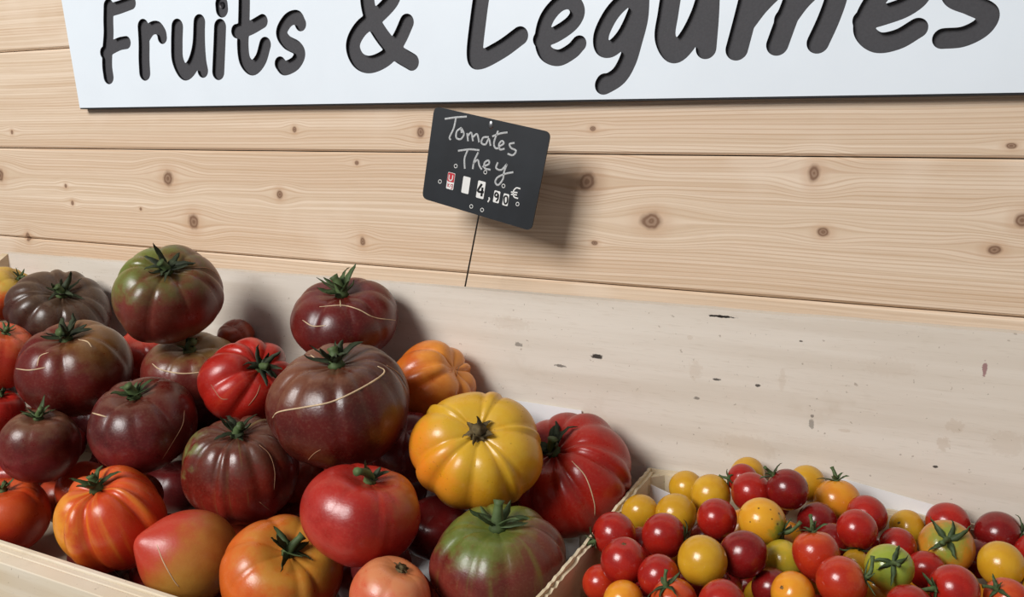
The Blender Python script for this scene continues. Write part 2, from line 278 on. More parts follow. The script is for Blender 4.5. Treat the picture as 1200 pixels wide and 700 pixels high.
CHERRY_FILL = [(-0.1708, -0.3178, 1.0787, 0.0142), (-0.1752, -0.2879, 1.0794, 0.0149), (-0.1742, -0.2558, 1.0801, 0.0156), (-0.1764, -0.2261, 1.0787, 0.0142), (-0.1696, -0.1962, 1.0784, 0.0139), (-0.1694, -0.1634, 1.0788, 0.0143), (-0.1768, -0.1328, 1.0803, 0.0158), (-0.1735, -0.0965, 1.0796, 0.0151), (-0.143, -0.2815, 1.0793, 0.0148), (-0.1416, -0.2529, 1.0795, 0.015), (-0.1453, -0.2259, 1.0786, 0.0141), (-0.1414, -0.1956, 1.0786, 0.0141), (-0.1379, -0.1601, 1.0792, 0.0147), (-0.1387, -0.13, 1.0805, 0.016), (-0.1412, -0.0984, 1.079, 0.0145), (-0.1105, -0.3148, 1.0798, 0.0153), (-0.1101, -0.2815, 1.0788, 0.0141), (-0.1069, -0.2508, 1.0792, 0.0146), (-0.1065, -0.1903, 1.0803, 0.0158), (-0.1061, -0.1327, 1.0801, 0.0156), (-0.0779, -0.2896, 1.0792, 0.0147), (-0.0778, -0.2587, 1.0802, 0.0157), (-0.0768, -0.2245, 1.08, 0.0155), (-0.076, -0.1608, 1.0799, 0.0154), (-0.0765, -0.1272, 1.0802, 0.0144), (-0.0824, -0.096, 1.0788, 0.0143), (-0.0449, -0.3123, 1.0795, 0.015), (-0.0492, -0.2811, 1.0798, 0.0153), (-0.0475, -0.1885, 1.0796, 0.0144), (-0.043, -0.1329, 1.0798, 0.0153), (-0.0164, -0.3174, 1.0791, 0.0146), (-0.0132, -0.2556, 1.0789, 0.0144), (-0.0193, -0.2243, 1.0794, 0.0149), (-0.0205, -0.1888, 1.0785, 0.014), (-0.0201, -0.1587, 1.0789, 0.0144), (-0.0203, -0.0975, 1.0803, 0.0158), (0.0165, -0.3167, 1.0798, 0.0153), (0.0093, -0.2901, 1.0786, 0.0141), (0.019, -0.2286, 1.08, 0.0155), (0.0163, -0.1952, 1.0792, 0.0147), (0.011, -0.1618, 1.0803, 0.0158), (0.0161, -0.1045, 1.0802, 0.0157), (0.0418, -0.2818, 1.0795, 0.015), (0.0493, -0.2228, 1.0802, 0.015), (0.0447, -0.1923, 1.0801, 0.0156), (0.0414, -0.1576, 1.08, 0.0155), (0.072, -0.3175, 1.079, 0.0145), (0.0802, -0.285, 1.0787, 0.0142), (0.0724, -0.2554, 1.0801, 0.0141), (0.0752, -0.1966, 1.0795, 0.015), (0.0797, -0.1667, 1.0792, 0.0147), (0.0794, -0.1291, 1.0787, 0.0142), (0.0778, -0.096, 1.0806, 0.0161), (0.1079, -0.3163, 1.0802, 0.0157), (0.1101, -0.2847, 1.0795, 0.015), (0.1105, -0.2531, 1.0797, 0.0152), (0.1427, -0.3152, 1.0786, 0.0141), (0.1401, -0.2523, 1.0796, 0.0149), (0.1351, -0.1969, 1.0804, 0.0159), (0.1341, -0.1611, 1.0788, 0.0143), (0.1423, -0.1294, 1.079, 0.0145), (0.1408, -0.0983, 1.0795, 0.015), (-0.1677, -0.2237, 1.1047, 0.014), (-0.1401, -0.3122, 1.1034, 0.0152), (-0.1128, -0.2594, 1.1066, 0.0142), (-0.1126, -0.222, 1.1069, 0.0141), (-0.1089, -0.1587, 1.098, 0.0148), (-0.1052, -0.1029, 1.0996, 0.0148), (-0.083, -0.3158, 1.1027, 0.0162), (-0.0817, -0.1959, 1.0994, 0.0144), (-0.0456, -0.2541, 1.0983, 0.0154), (-0.0469, -0.1659, 1.0998, 0.0146), (-0.0507, -0.0986, 1.1012, 0.0149), (-0.0161, -0.2816, 1.1025, 0.0146), (-0.0195, -0.1621, 1.1058, 0.0141), (-0.0203, -0.1289, 1.1023, 0.014), (0.0127, -0.2529, 1.1038, 0.0142), (0.0135, -0.1272, 1.1033, 0.014), (0.0481, -0.3159, 1.1056, 0.0161), (0.0417, -0.2548, 1.1, 0.0141), (0.0446, -0.1281, 1.1, 0.0149), (0.0443, -0.0988, 1.1026, 0.0139), (0.0797, -0.2271, 1.1053, 0.0157), (0.076, -0.1316, 1.1069, 0.0141), (0.1088, -0.2254, 1.0997, 0.016), (0.1078, -0.1953, 1.1026, 0.0151), (0.11, -0.1629, 1.102, 0.0142), (0.1105, -0.1268, 1.097, 0.0156), (0.1117, -0.0964, 1.105, 0.0143), (0.1391, -0.2814, 1.1066, 0.0149), (0.1372, -0.1301, 1.1062, 0.0149), (-0.1696, -0.3167, 1.1283, 0.0153), (-0.1723, -0.2891, 1.1253, 0.0139), (-0.1682, -0.2535, 1.1324, 0.0146), (-0.1709, -0.1937, 1.1265, 0.0144), (-0.1762, -0.161, 1.125, 0.014), (-0.1672, -0.1271, 1.1266, 0.0149), (-0.175, -0.0951, 1.126, 0.0158), (-0.1457, -0.2818, 1.1327, 0.0153), (-0.1444, -0.2268, 1.1302, 0.0159), (-0.1397, -0.1884, 1.1312, 0.0148), (-0.1372, -0.1311, 1.1318, 0.0155), (-0.1403, -0.0976, 1.1304, 0.0139), (-0.1069, -0.317, 1.1284, 0.015), (-0.1091, -0.1962, 1.1303, 0.0149), (-0.1133, -0.1636, 1.1291, 0.0146), (-0.1115, -0.1009, 1.131, 0.0153), (-0.0742, -0.3137, 1.1324, 0.015), (-0.0763, -0.281, 1.1231, 0.0149), (-0.0833, -0.2274, 1.1235, 0.0156), (-0.0825, -0.1631, 1.1255, 0.0159), (-0.0741, -0.1023, 1.128, 0.0155), (-0.0511, -0.2209, 1.1319, 0.0145), (-0.0472, -0.1928, 1.1323, 0.0142), (-0.0453, -0.1295, 1.1286, 0.0159), (-0.0147, -0.3148, 1.1291, 0.0157), (-0.0123, -0.2504, 1.1254, 0.016), (-0.0175, -0.1885, 1.1306, 0.0142), (-0.0142, -0.161, 1.1329, 0.0145), (-0.013, -0.1048, 1.1255, 0.0149), (0.0148, -0.2845, 1.1328, 0.0142), (0.0166, -0.2272, 1.1311, 0.0155), (0.0138, -0.1893, 1.1273, 0.0162), (0.0181, -0.0954, 1.127, 0.0138), (0.0447, -0.2589, 1.1306, 0.016), (0.0471, -0.229, 1.1314, 0.0143), (0.0482, -0.1898, 1.1298, 0.014), (0.0444, -0.1286, 1.1313, 0.0148), (0.071, -0.3164, 1.1324, 0.0156), (0.0782, -0.2853, 1.1244, 0.0143), (0.0805, -0.2589, 1.1297, 0.0147), (0.0735, -0.1653, 1.1269, 0.0144), (0.0796, -0.1032, 1.1256, 0.0152), (0.1067, -0.3163, 1.1304, 0.0157), (0.1022, -0.1275, 1.1323, 0.0151), (0.1398, -0.316, 1.1239, 0.016), (0.1376, -0.2538, 1.1329, 0.0155), (0.1373, -0.222, 1.1281, 0.0141), (0.1352, -0.1917, 1.1298, 0.0149), (0.1335, -0.0979, 1.1328, 0.0145), (-0.14, -0.3141, 1.1558, 0.0138), (-0.1398, -0.251, 1.1527, 0.0152), (-0.1098, -0.2194, 1.158, 0.0141), (-0.1068, -0.126, 1.1569, 0.0161), (-0.0809, -0.287, 1.1541, 0.0159), (-0.0767, -0.2574, 1.154, 0.0158), (-0.0755, -0.129, 1.1559, 0.0159), (-0.0518, -0.3169, 1.1544, 0.0151), (-0.0518, -0.1648, 1.1545, 0.014), (-0.0192, -0.2907, 1.1584, 0.0142), (-0.0212, -0.2283, 1.1512, 0.0159), (-0.0147, -0.1301, 1.1564, 0.0153), (0.0157, -0.3163, 1.1512, 0.0157), (0.0168, -0.2583, 1.1565, 0.0139), (0.0168, -0.1331, 1.1505, 0.0145), (0.0441, -0.3162, 1.1583, 0.015), (0.0414, -0.2841, 1.1521, 0.0144), (0.04, -0.1969, 1.159, 0.0149), (0.045, -0.16, 1.1539, 0.0142), (0.0772, -0.2849, 1.1532, 0.0152), (0.0747, -0.2206, 1.1579, 0.0148), (0.078, -0.1336, 1.154, 0.0141), (0.1023, -0.3176, 1.1583, 0.0144), (0.1082, -0.2906, 1.1559, 0.015), (0.1102, -0.253, 1.1556, 0.015), (0.1077, -0.2213, 1.1527, 0.0154), (0.1033, -0.1894, 1.1551, 0.0142), (0.1094, -0.1006, 1.1491, 0.0156), (0.1334, -0.3159, 1.1544, 0.016), (0.1421, -0.2875, 1.1548, 0.0141), (0.1421, -0.2233, 1.1574, 0.0149), (0.1352, -0.1596, 1.1533, 0.0157), (0.1399, -0.127, 1.1506, 0.0159)]

# ------------------------------------------------------------------ display table and tray
YB, ZF, YF = -.066, 1.06, -.344              # tray: face of the back board, floor, inner edge of the front board
tb = empty('display_table', (-.15, -.21, 0)); tag(tb, 'plain wooden table carrying the long tomato tray', 'table')
part('table_top', box_me('table_top', -1.1, .8, -.40, -.03, 1.018, 1.048, .002), M_TABLE, tb)
for x in (-1.06, .70):
    for y in (-.385, -.095): part('leg', box_me('leg', x, x + .05, y, y + .05, 0, 1.018, .002), M_TABLE, tb)
X0, X1 = -1.045, .75
def top_z(x): return float(np.interp(x, [-1.034, -.334, .065, .75], [1.304, 1.311, 1.314, 1.318]))
tray = empty('display_tray', (-.15, -.21, 1.048)); tag(tray, 'long pale plywood display tray with a high back board and a low front', 'tray')
bm_pts = [(X0, 1.048)] + [(X1, 1.048)]
xs = np.linspace(X1, X0, 80); rng = random.Random(3)
bm_pts += [(float(x), top_z(x) + rng.uniform(-.0004, .0004)) for x in xs]
part('back_board', prism_me('back_board', bm_pts, 1, YB, YB + .011), M_BACK, tray)
part('bottom_board', box_me('bottom_board', X0, X1, YF - .002, YB, 1.048, ZF), M_PLY, tray)
for x in (X0, X1 - .011):
    part('side_board', prism_me('side_board', [(YB, 1.049), (YB, 1.3035), (YF, 1.1255), (YF, 1.049)], 0, x, x + .011), M_PLYS, tray)
# the front is laminated: three plies whose edges show
for k, (y0, y1, z1) in enumerate(((YF - .0045, YF, 1.1262), (YF - .0100, YF - .0048, 1.1245), (YF - .022, YF - .0102, 1.1240))):
    part('front_ply', box_me('front_ply', X0, X1, y0, y1, 1.049, z1, .0007), M_PLY, tray)

# white paper lining under the big tomatoes, folded up against the back board
pr = on_y(682, 481, YB - .001).x
def sheet(name, quads, thick=.0004):
    V, Fc = [], []
    for q in quads:
        q = [Vector(p) for p in q]; nrm = (q[1] - q[0]).cross(q[3] - q[0]).normalized() * thick
        b = len(V); V += q + [p + nrm for p in q]
        Fc += [(b, b+1, b+2, b+3), (b+7, b+6, b+5, b+4)] + [(b+i, b+i+4, b+(i+1)%4+4, b+(i+1)%4) for i in range(4)]
    return mesh(name, V, Fc)
zt = on_y(682, 481, YB - .001).z
lin_o = add('paper_liner', sheet('paper_liner', [
    [(-.45, YF + .03, ZF + .0005), (-.34, YF + .03, ZF + .0005), (-.34, YB - .002, ZF + .0005), (-.45, YB - .002, ZF + .0005)],
    [(-.45, YB - .0018, ZF + .0005), (pr, YB - .0018, ZF + .0005), (pr, YB - .0018, zt), (-.45, YB - .0018, zt + .001)]]), M_PAPER)
tag(lin_o, 'white paper lining the tray under the large tomatoes', 'paper')

# ------------------------------------------------------------------ small veneer crate
cx0, cx1, cy0, cy1, cz = -.1985, .165, -.338, -.0685, 1.1705
crate = empty('small_crate', ((cx0 + cx1) / 2, (cy0 + cy1) / 2, ZF)); tag(crate, 'small pale veneer crate full of cherry tomatoes', 'crate')
part('bottom_panel', box_me('bottom_panel', cx0 + .002, cx1 - .002, cy0 + .002, cy1 - .002, ZF + .0005, ZF + .004), M_VEN, crate)
rng = random.Random(8)
def veneer(name, ax, a0, a1, b0, b1, z0, z1, mat, jag=.0007, n=60):
    xs = np.linspace(a1, a0, n); pts = [(a0, z0), (a1, z0)] + [(float(x), z1 + rng.uniform(-jag, jag)) for x in xs]
    # pts are (along, z): extrude across
    part(name, prism_me(name, pts, ax, b0, b1), mat, crate)
for s, (b0, b1) in enumerate(((cx0, cx0 + .0022), (cx1 - .0022, cx1))):
    veneer('side_panel', 0, cy0, cy1, b0, b1, ZF + .001, cz, M_VENS)
    i0, i1 = (cx0 + .0024, cx0 + .0048) if s == 0 else (cx1 - .0048, cx1 - .0024)
    veneer('inner_rim_strip', 0, cy0 + .004, cy1 - .004, i0, i1, cz - .030, cz - .0022, M_VENS, .0010)
for s, (b0, b1) in enumerate(((cy0, cy0 + .0022), (cy1 - .0022, cy1))):
    veneer('end_panel', 1, cx0 + .0022, cx1 - .0022, b0, b1, ZF + .001, cz, M_VEN)
    i0, i1 = (cy0 + .0024, cy0 + .0048) if s == 0 else (cy1 - .0048, cy1 - .0024)
    veneer('inner_rim_strip', 1, cx0 + .016, cx1 - .016, i0, i1, cz - .026, cz - .0030, M_VEN, .0008)
for sx, x in ((1, cx0 + .0024), (-1, cx1 - .0024)):
    for sy, y in ((1, cy0 + .0024), (-1, cy1 - .0024)):
        part('corner_post', prism_me('corner_post', [(x, y), (x + sx * .012, y), (x, y + sy * .012)], 2, ZF + .004, cz - .004), M_VEN, crate)
# paper standing between crate and back board, and the crate's own torn liner
a = on_y(985, 560, YB - .0012); b = on_y(1104, 592.5, YB - .0012)
po = add('paper_sheet', sheet('paper_sheet', [[(a.x, YB - .0014, 1.09), (b.x + .004, YB - .0014, 1.09), (b.x + .004, YB - .0014, b.z - .002), (a.x, YB - .0014, a.z)]]), M_PAPER)
tag(po, 'white paper sheet standing between the small crate and back board', 'paper')
q = [on_y(764, 566, cy1 - .012), on_y(790, 577, cy1 - .012)]
po = add('paper_scrap', sheet('paper_scrap', [[(cx0 + .0055, cy1 - .0135, 1.075), (q[1].x + .012, cy1 - .0135, 1.075), (q[1].x + .012, cy1 - .0165, q[1].z - .004), (cx0 + .0055, cy1 - .0150, q[0].z)]]), M_PAPER)
tag(po, 'white paper scrap in the back corner of the small crate', 'paper')

# ------------------------------------------------------------------ the sign
Z1, Z2, Z3 = 3.75, 2.857, 2.609
def zA(P, s=Z1, ox=60): return [(ox + x / s, y / s) for x, y in P]
def zB(P): return zA(P, Z2, 360)
def zC(P): return zA(P, Z3, 740)
LET = [  # letter strokes as pixel paths: (points, radius in pixels)
 ('F', [(zA([(252,28),(251,90),(252,150),(247,225),(246,290),(252,338)]), 6.7), (zA([(255,45),(300,32),(352,13)]), 6.0), (zA([(234,232),(262,212),(300,193),(330,187)]), 5.9)]),
 ('r', [(zA([(404,118),(408,190),(408,260),(411,320)]), 7.3), (zA([(412,165),(438,128),(466,122),(484,145),(488,164)]), 6.2)]),
 ('u', [(zA([(554,118),(552,190),(556,265),(586,318),(622,285),(645,205),(651,98)]), 7.6), (zA([(652,98),(653,190),(658,265),(666,310)]), 6.9)]),
 ('i', [(zA([(742,119),(739,200),(734,316)]), 7.8)]),
 ('i_dot', [(zA([(748,18),(750,40)]), 8.0)]),
 ('t', [(zA([(848,-60),(848,20),(846,110),(842,200),(852,268),(885,298),(920,262),(940,196)]), 7.4), (zA([(814,137),(870,125),(928,93)]), 6.8)]),
 ('s', [(zA([(1096,106),(1078,76),(1040,90),(1012,142),(1034,184),(1078,210),(1092,240),(1070,280),(1026,300),(1006,280)]), 7.0)]),
 ('ampersand', [(zB([(350,208),(295,172),(240,105),(207,35),(203,-40),(240,-88),(287,-62),(288,-8),(240,48),(180,95),(153,150),(170,200),(212,216),(270,188),(308,130),(333,75)]), 8.7)]),
 ('L', [(zB([(600,-135),(587,-40),(573,60),(561,180),(580,200),(650,165),(712,120)]), 9.8)]),
 ('e', [(zB([(780,132),(830,116),(885,78),(905,38),(884,5),(842,14),(802,62),(786,125),(798,176),(840,194),(885,172),(910,146)]), 8.6)]),
 ('accent', [(zB([(890,-52),(930,-95)]), 8.0)]),
 ('g', [(zB([(1110,-2),(1072,-4),(1022,42),(986,112),(988,158),(1020,162),(1062,118),(1098,42),(1117,-30)]), 9.0), (zB([(1117,-30),(1112,60),(1092,140),(1072,205),(1042,255),(996,284),(996,278)]), 10.2)]),
 ('u', [(zC([(128,-60),(112,40),(103,115),(132,160),(175,118),(215,38),(240,-50)]), 11.9), (zC([(240,-50),(236,50),(228,148)]), 11.6)]),
 ('m', [(zC([(378,-70),(356,20),(338,90),(322,150)]), 12.6), (zC([(345,70),(392,10),(450,-42),(500,-52),(500,-10),(470,70),(446,136)]), 12.4), (zC([(470,60),(520,-5),(575,-50),(625,-56),(626,-10),(602,60),(570,130)]), 12.4)]),
 ('e', [(zC([(708,62),(770,46),(840,20),(884,-18),(872,-62),(822,-66),(764,-22),(722,40),(712,95),(752,130),(815,120),(874,86)]), 11.6)]),
 ('s', [(zC([(1105,-95),(1040,-105),(980,-60),(985,-10),(1040,15),(1090,42),(1072,82),(1015,112),(953,118)]), 11.8)]),
]
YS = -.0105                                   # face of the sign
def sp(px, py): p = on_y(px, py, YS); return np.array([p.x, p.z])
def contour(segs, h=.0007):
    """outline loops (x, z) of a union of round strokes"""
    A = np.array([s[0] for s in segs]); B = np.array([s[1] for s in segs]); Rr = np.array([s[2] for s in segs])
    mx = Rr.max() + 3 * h
    lo_ = np.minimum(A.min(0), B.min(0)) - mx; hi_ = np.maximum(A.max(0), B.max(0)) + mx
    gx = np.arange(lo_[0], hi_[0] + h, h); gz = np.arange(lo_[1], hi_[1] + h, h)
    X, Z = np.meshgrid(gx, gz, indexing='ij'); D = np.full(X.shape, 1e9)
    for a_, b_, r_ in zip(A, B, Rr):
        d = b_ - a_; L2 = max(d @ d, 1e-14)
        t = np.clip(((X - a_[0]) * d[0] + (Z - a_[1]) * d[1]) / L2, 0, 1)
        D = np.minimum(D, np.hypot(X - a_[0] - t * d[0], Z - a_[1] - t * d[1]) - r_)
    D[D == 0] = 1e-9
    nxt = {}
    S = D < 0
    def ex(i, j): f = D[i, j] / (D[i, j] - D[i + 1, j]); return (gx[i] + f * h, gz[j])
    def ez(i, j): f = D[i, j] / (D[i, j] - D[i, j + 1]); return (gx[i], gz[j] + f * h)
    adj = {}; pos = {}
    def link(k1, k2): adj.setdefault(k1, []).append(k2); adj.setdefault(k2, []).append(k1)
    I, J = np.nonzero((S[:-1, :-1] != S[1:, :-1]) | (S[:-1, :-1] != S[:-1, 1:]) | (S[1:, 1:] != S[1:, :-1]) | (S[1:, 1:] != S[:-1, 1:]))
    for i, j in zip(I.tolist(), J.tolist()):
        ks = []
        if S[i, j] != S[i+1, j]: k = ('x', i, j); pos[k] = ex(i, j); ks.append(k)
        if S[i+1, j] != S[i+1, j+1]: k = ('z', i+1, j); pos[k] = ez(i+1, j); ks.append(k)
        if S[i, j+1] != S[i+1, j+1]: k = ('x', i, j+1); pos[k] = ex(i, j+1); ks.append(k)
        if S[i, j] != S[i, j+1]: k = ('z', i, j); pos[k] = ez(i, j); ks.append(k)
        if len(ks) == 2: link(*ks)
        elif len(ks) == 4: link(ks[0], ks[1]); link(ks[2], ks[3])
    loops = []; seen = set()
    for s0 in adj:
        if s0 in seen: continue
        lp = [s0]; seen.add(s0); cur = s0
        while True:
            nx = [k for k in adj[cur] if k not in seen]
            if not nx: break
            cur = nx[0]; seen.add(cur); lp.append(cur)
        P = np.array([pos[k] for k in lp])
        if len(P) > 12:
            P = (np.roll(P, 1, 0) + 2 * P + np.roll(P, -1, 0)) / 4
            loops.append(P[::2])
    return loops
def filled(name, loops, y0, y1):
    """flat plate with holes (even-odd), from y0 (front) to y1"""
    cu = bpy.data.curves.new(name, 'CURVE'); cu.dimensions = '2D'; cu.fill_mode = 'BOTH'; cu.extrude = abs(y1 - y0) / 2
    for L in loops:
        s = cu.splines.new('POLY'); s.points.add(len(L) - 1)
        s.points.foreach_set('co', [c for p in L for c in (float(p[0]), float(p[1]), 0, 1)]); s.use_cyclic_u = True
    o = bpy.data.objects.new(name, cu); COL.objects.link(o)
    bpy.context.view_layer.update()
    me = bpy.data.meshes.new_from_object(o.evaluated_get(bpy.context.evaluated_depsgraph_get()))
    bpy.data.objects.remove(o, do_unlink=True); me.name = name
    n_ = len(me.vertices); co = np.empty(n_ * 3); me.vertices.foreach_get('co', co); co = co.reshape(-1, 3)
    out = np.stack([co[:, 0], (y0 + y1) / 2 - co[:, 2], co[:, 1]], 1)
    me.vertices.foreach_set('co', out.ravel()); me.update()
    return me
letters = []
for nm, strokes in LET:
    segs = []
    for path, r in strokes:
        pp = smooth_path(path, 8)
        for p, q_ in zip(pp[:-1], pp[1:]):
            mid = (p + q_) / 2; s = math.sqrt(np.linalg.norm(sp(mid[0] + 1, mid[1]) - sp(*mid)) * np.linalg.norm(sp(mid[0], mid[1] + 1) - sp(*mid)))
            segs.append((sp(*p), sp(*q_), r * s * 1.07))
    letters.append((nm, contour(segs)))
bl, tl = sp(93.5, 126.5), sp(72, 0)
sl = (tl - bl) / (tl[1] - bl[1])                         # slanted end of the board
br_ = sp(1200, 108.5); br_ = br_ + (br_ - bl) * .045
ZTOP = 1.672
outline = [bl, br_, br_ + np.array([-sl[0], 1]) * (ZTOP - br_[1]), bl + sl * (ZTOP - bl[1])]
low = [bl - sl * .0015, br_ - np.array([-sl[0], 1]) * .0015, outline[2], outline[3]]
sign = empty('shop_sign', ((bl[0] + br_[0]) / 2, 0, float(bl[1]))); tag(sign, 'white shop sign with recessed charcoal letters reading Fruits & Légumes', 'sign')
holes = [L for _, Ls in letters for L in Ls]
part('white_face', filled('white_face', [outline] + holes, YS, YS + .0006), M_WHITE, sign)
part('routed_core', filled('routed_core', [low] + holes, YS + .0006, YS + .0042), M_CORE, sign)
part('backing_board', filled('backing_board', [low], YS + .0045, -.0002), M_CORE, sign)
for nm, Ls in letters:
    o = part('letter', filled('letter', Ls, YS + .0041, YS + .0046), M_LET, sign)
    o['label'] = {'ampersand': 'charcoal ampersand', 'i_dot': 'charcoal dot of the i', 'accent': 'charcoal acute accent'}.get(nm, 'charcoal letter ' + nm)
c_ = on_y(260, 6, YS + .003)
V, Fc = [], []
for k, (r, dy) in enumerate(((.0001, .0004), (.0017, .0004), (.0019, 0), (.0034, -.0004), (.0038, .0012))):
    for g in range(16): V.append((c_.x + r * math.cos(g * math.pi / 8), c_.y + dy, c_.z + r * math.sin(g * math.pi / 8)))
for k in range(4):
    for g in range(16): Fc.append((k*16+g, k*16+(g+1) % 16, k*16+16+(g+1) % 16, k*16+16+g))
part('screw', mesh('screw', V, Fc), plain('dark_screw', (58, 56, 58), .4, .5, .7), sign)

# ------------------------------------------------------------------ the price card on its wire
YC = -.0535
def zD(P): return [(470 + x / 2.915, 110 + y / 2.915) for x, y in P]
def cp(px, py, lift=0.0): return on_y(px, py, YC) + Vector((0, -lift, 0))
card = empty('price_card', cp(558, 253) + Vector((0, .0007, 0))); tag(card, 'black slate price card with chalk lettering on a thin wire pin', 'price card')
cor = [cp(509, 124.5), cp(645.5, 155), cp(622.5, 271), cp(494.5, 232.5)]
loop = []
for i in range(4):
    p, a_, b_ = cor[i], cor[i - 1], cor[(i + 1) % 4]; r = .0062
    u1, u2 = (a_ - p).normalized() * r, (b_ - p).normalized() * r
    for k in range(7):
        t = k / 6; q_ = p + u1 * (1 - t) ** 2 + u2 * t ** 2; loop.append((q_.x, q_.z))
part('slate_panel', prism_me('slate_panel', loop, 1, YC, YC + .0014), M_CARD, card)
chalk = [
 [(150,86),(185,81),(225,78)],[(188,82),(180,118),(166,148),(170,158)],[(207,116),(191,128),(189,150),(204,155),(215,138),(206,118),(207,134)],
 [(226,134),(229,162)],[(228,145),(240,133),(246,162)],[(246,148),(260,138),(267,166)],[(300,148),(281,150),(275,168),(289,173),(300,154),(306,178)],
 [(332,126),(318,165),(322,185),(336,186)],[(312,146),(338,136),(364,132)],[(336,180),(351,170),(345,161),(335,172),(338,190),(354,188)],[(388,168),(371,172),(376,185),(393,195),(382,210),(364,205)],
 [(195,195),(235,190),(268,193)],[(228,192),(217,222),(218,256)],[(264,200),(250,230),(245,257)],[(247,238),(262,226),(268,246),(276,259)],
 [(279,250),(300,240),(299,228),(286,235),(286,254),(306,260)],[(331,234),(325,254),(343,260),(362,240)],[(362,240),(352,268),(348,292),(332,312),(322,302),(330,286),(355,274),(384,268)]]
V, Fc = [], []
for st in chalk: tube(V, Fc, [cp(x, y, .0001) for x, y in smooth_path(zD(st), 5)], .00085, 6, ((0, -1, 0), .3))
o = part('chalk_lettering', mesh('chalk_lettering', V, Fc), M_CHALK, card); o['label'] = 'handwritten white chalk words Tomates They'
V, Fc = [], []
for st in ([(408,325),(394,322),(384,334),(386,352),(400,358)],[(376,336),(398,338)],[(376,344),(396,346)]):
    tube(V, Fc, [cp(x, y, .0001) for x, y in smooth_path(zD(st), 5)], .00062, 6, ((0, -1, 0), .5))
o = part('euro_mark', mesh('euro_mark', V, Fc), M_TAGW, card); o['label'] = 'white euro sign'
V, Fc = [], []
tube(V, Fc, [cp(x, y, .0001) for x, y in smooth_path(zD([(300,354),(302,360),(297,370)]), 5)], .0007, 6, ((0, -1, 0), .5))
o = part('comma_mark', mesh('comma_mark', V, Fc), M_TAGW, card)
ux = (cor[1] - cor[0]).normalized(); uz = (cor[0] - cor[3]).normalized()
def tab(name, X, Y, wz, hz, mat, lift=.00035, r=.0008):
    c0 = cp(*zD([(X, Y)])[0]); s = depth(c0) / F / 2.915; hw, hh = wz * s / 2 * 1.05, hz * s / 2 * 1.02; L = []
    for sx, sz in ((-1, 1), (1, 1), (1, -1), (-1, -1)):
        for k in range(3):
            t = k / 2; off = [(0, -r), (r * .3, -r * .3), (r, 0)][k] if sx * sz < 0 else [(r, 0), (r * .3, -r * .3), (0, -r)][k]
            p = c0 + ux * (sx * hw - sx * off[0]) + uz * (sz * hh + sz * off[1]); L.append((p.x, p.z))
    return part(name, prism_me(name, L, 1, YC - lift, YC + .0002), mat, card)
def ink(name, strokes, par, mat=M_INK, r=.00042, lift=.0004):
    V, Fc = [], []
    for st in strokes: tube(V, Fc, [cp(x, y, lift) for x, y in smooth_path(zD(st), 4)], r, 6, ((0, -1, 0), .4))
    return part(name, mesh(name, V, Fc), mat, card)
tab('price_tab', 170, 298, 27, 56, M_TAGW); tab('price_tab', 171.5, 286, 25, 30, M_TAGR, .0005)
ink('tab_letter', [[(166,276),(165,292),(170,296),(176,292),(178,278)]], card, M_TAGW, .0005, .0006)
ink('tab_letters', [[(161,304),(160,318)],[(167,308),(161,312),(167,319)],[(176,309),(171,311),(171,317),(176,317),(177,309),(175,324),(170,324)]], card, M_TAGR, .0003, .0005)
tab('price_tab', 222, 312, 27, 56, M_TAGW)
tab('price_tab', 273, 328, 28, 58, M_TAGW)
ink('digit', [[(277,308),(263,332),(283,336)],[(279,320),(275,350)]], card, r=.0011)['label'] = 'black digit 4'
tab('price_tab', 327, 352, 22, 40, M_TAGW)
ink('digit', [[(333,345),(326,338),(321,347),(327,353),(333,345),(331,360),(325,367)]], card, r=.0008)['label'] = 'black digit 9'
tab('price_tab', 358, 362, 20, 40, M_TAGW)
ink('digit', [[(359,348),(353,354),(353,370),(357,376),(363,370),(364,354),(359,348)]], card, r=.0008)['label'] = 'black digit 0'
for (x, y) in ((187,247),(133,300),(288,268),(350,315),(240,385),(277,397),(398,377)):
    V, Fc = [], []
    tube(V, Fc, [cp(*zD([(x + 5.2 * math.cos(k * math.pi / 8), y + 6.2 * math.sin(k * math.pi / 8))])[0], .0001) for k in range(17)], .00032, 6, ((0, -1, 0), .6))
    part('eyelet', mesh('eyelet', V, Fc), M_TAGW, card)
V, Fc = [], []
rc = cp(*zD([(307, 106)])[0])
for k in range(5):
    g0 = k / 4 * math.pi / 2
    for g in range(14):
        V.append(rc + ux * (.0028 * math.cos(g0) * math.cos(g * math.pi / 7)) + uz * (.0040 * math.cos(g0) * math.sin(g * math.pi / 7)) + Vector((0, -.0012 * math.sin(g0), 0)))
for k in range(4):
    for g in range(14): Fc.append((k*14+g, k*14+(g+1) % 14, k*14+14+(g+1) % 14, k*14+14+g))
part('rivet', mesh('rivet', V, Fc), M_STEEL, card, True)
V, Fc = [], []
w0 = cp(572, 190) + Vector((0, .0019, 0)); w1 = on_y(545, 336, YC + .0019); dirw = (w1 - w0)
tube(V, Fc, [w0, w0 + dirw * .5, w1, w1 + dirw * .45], .00075, 8)
part('wire_pin', mesh('wire_pin', V, Fc), M_WIRE, card, True)

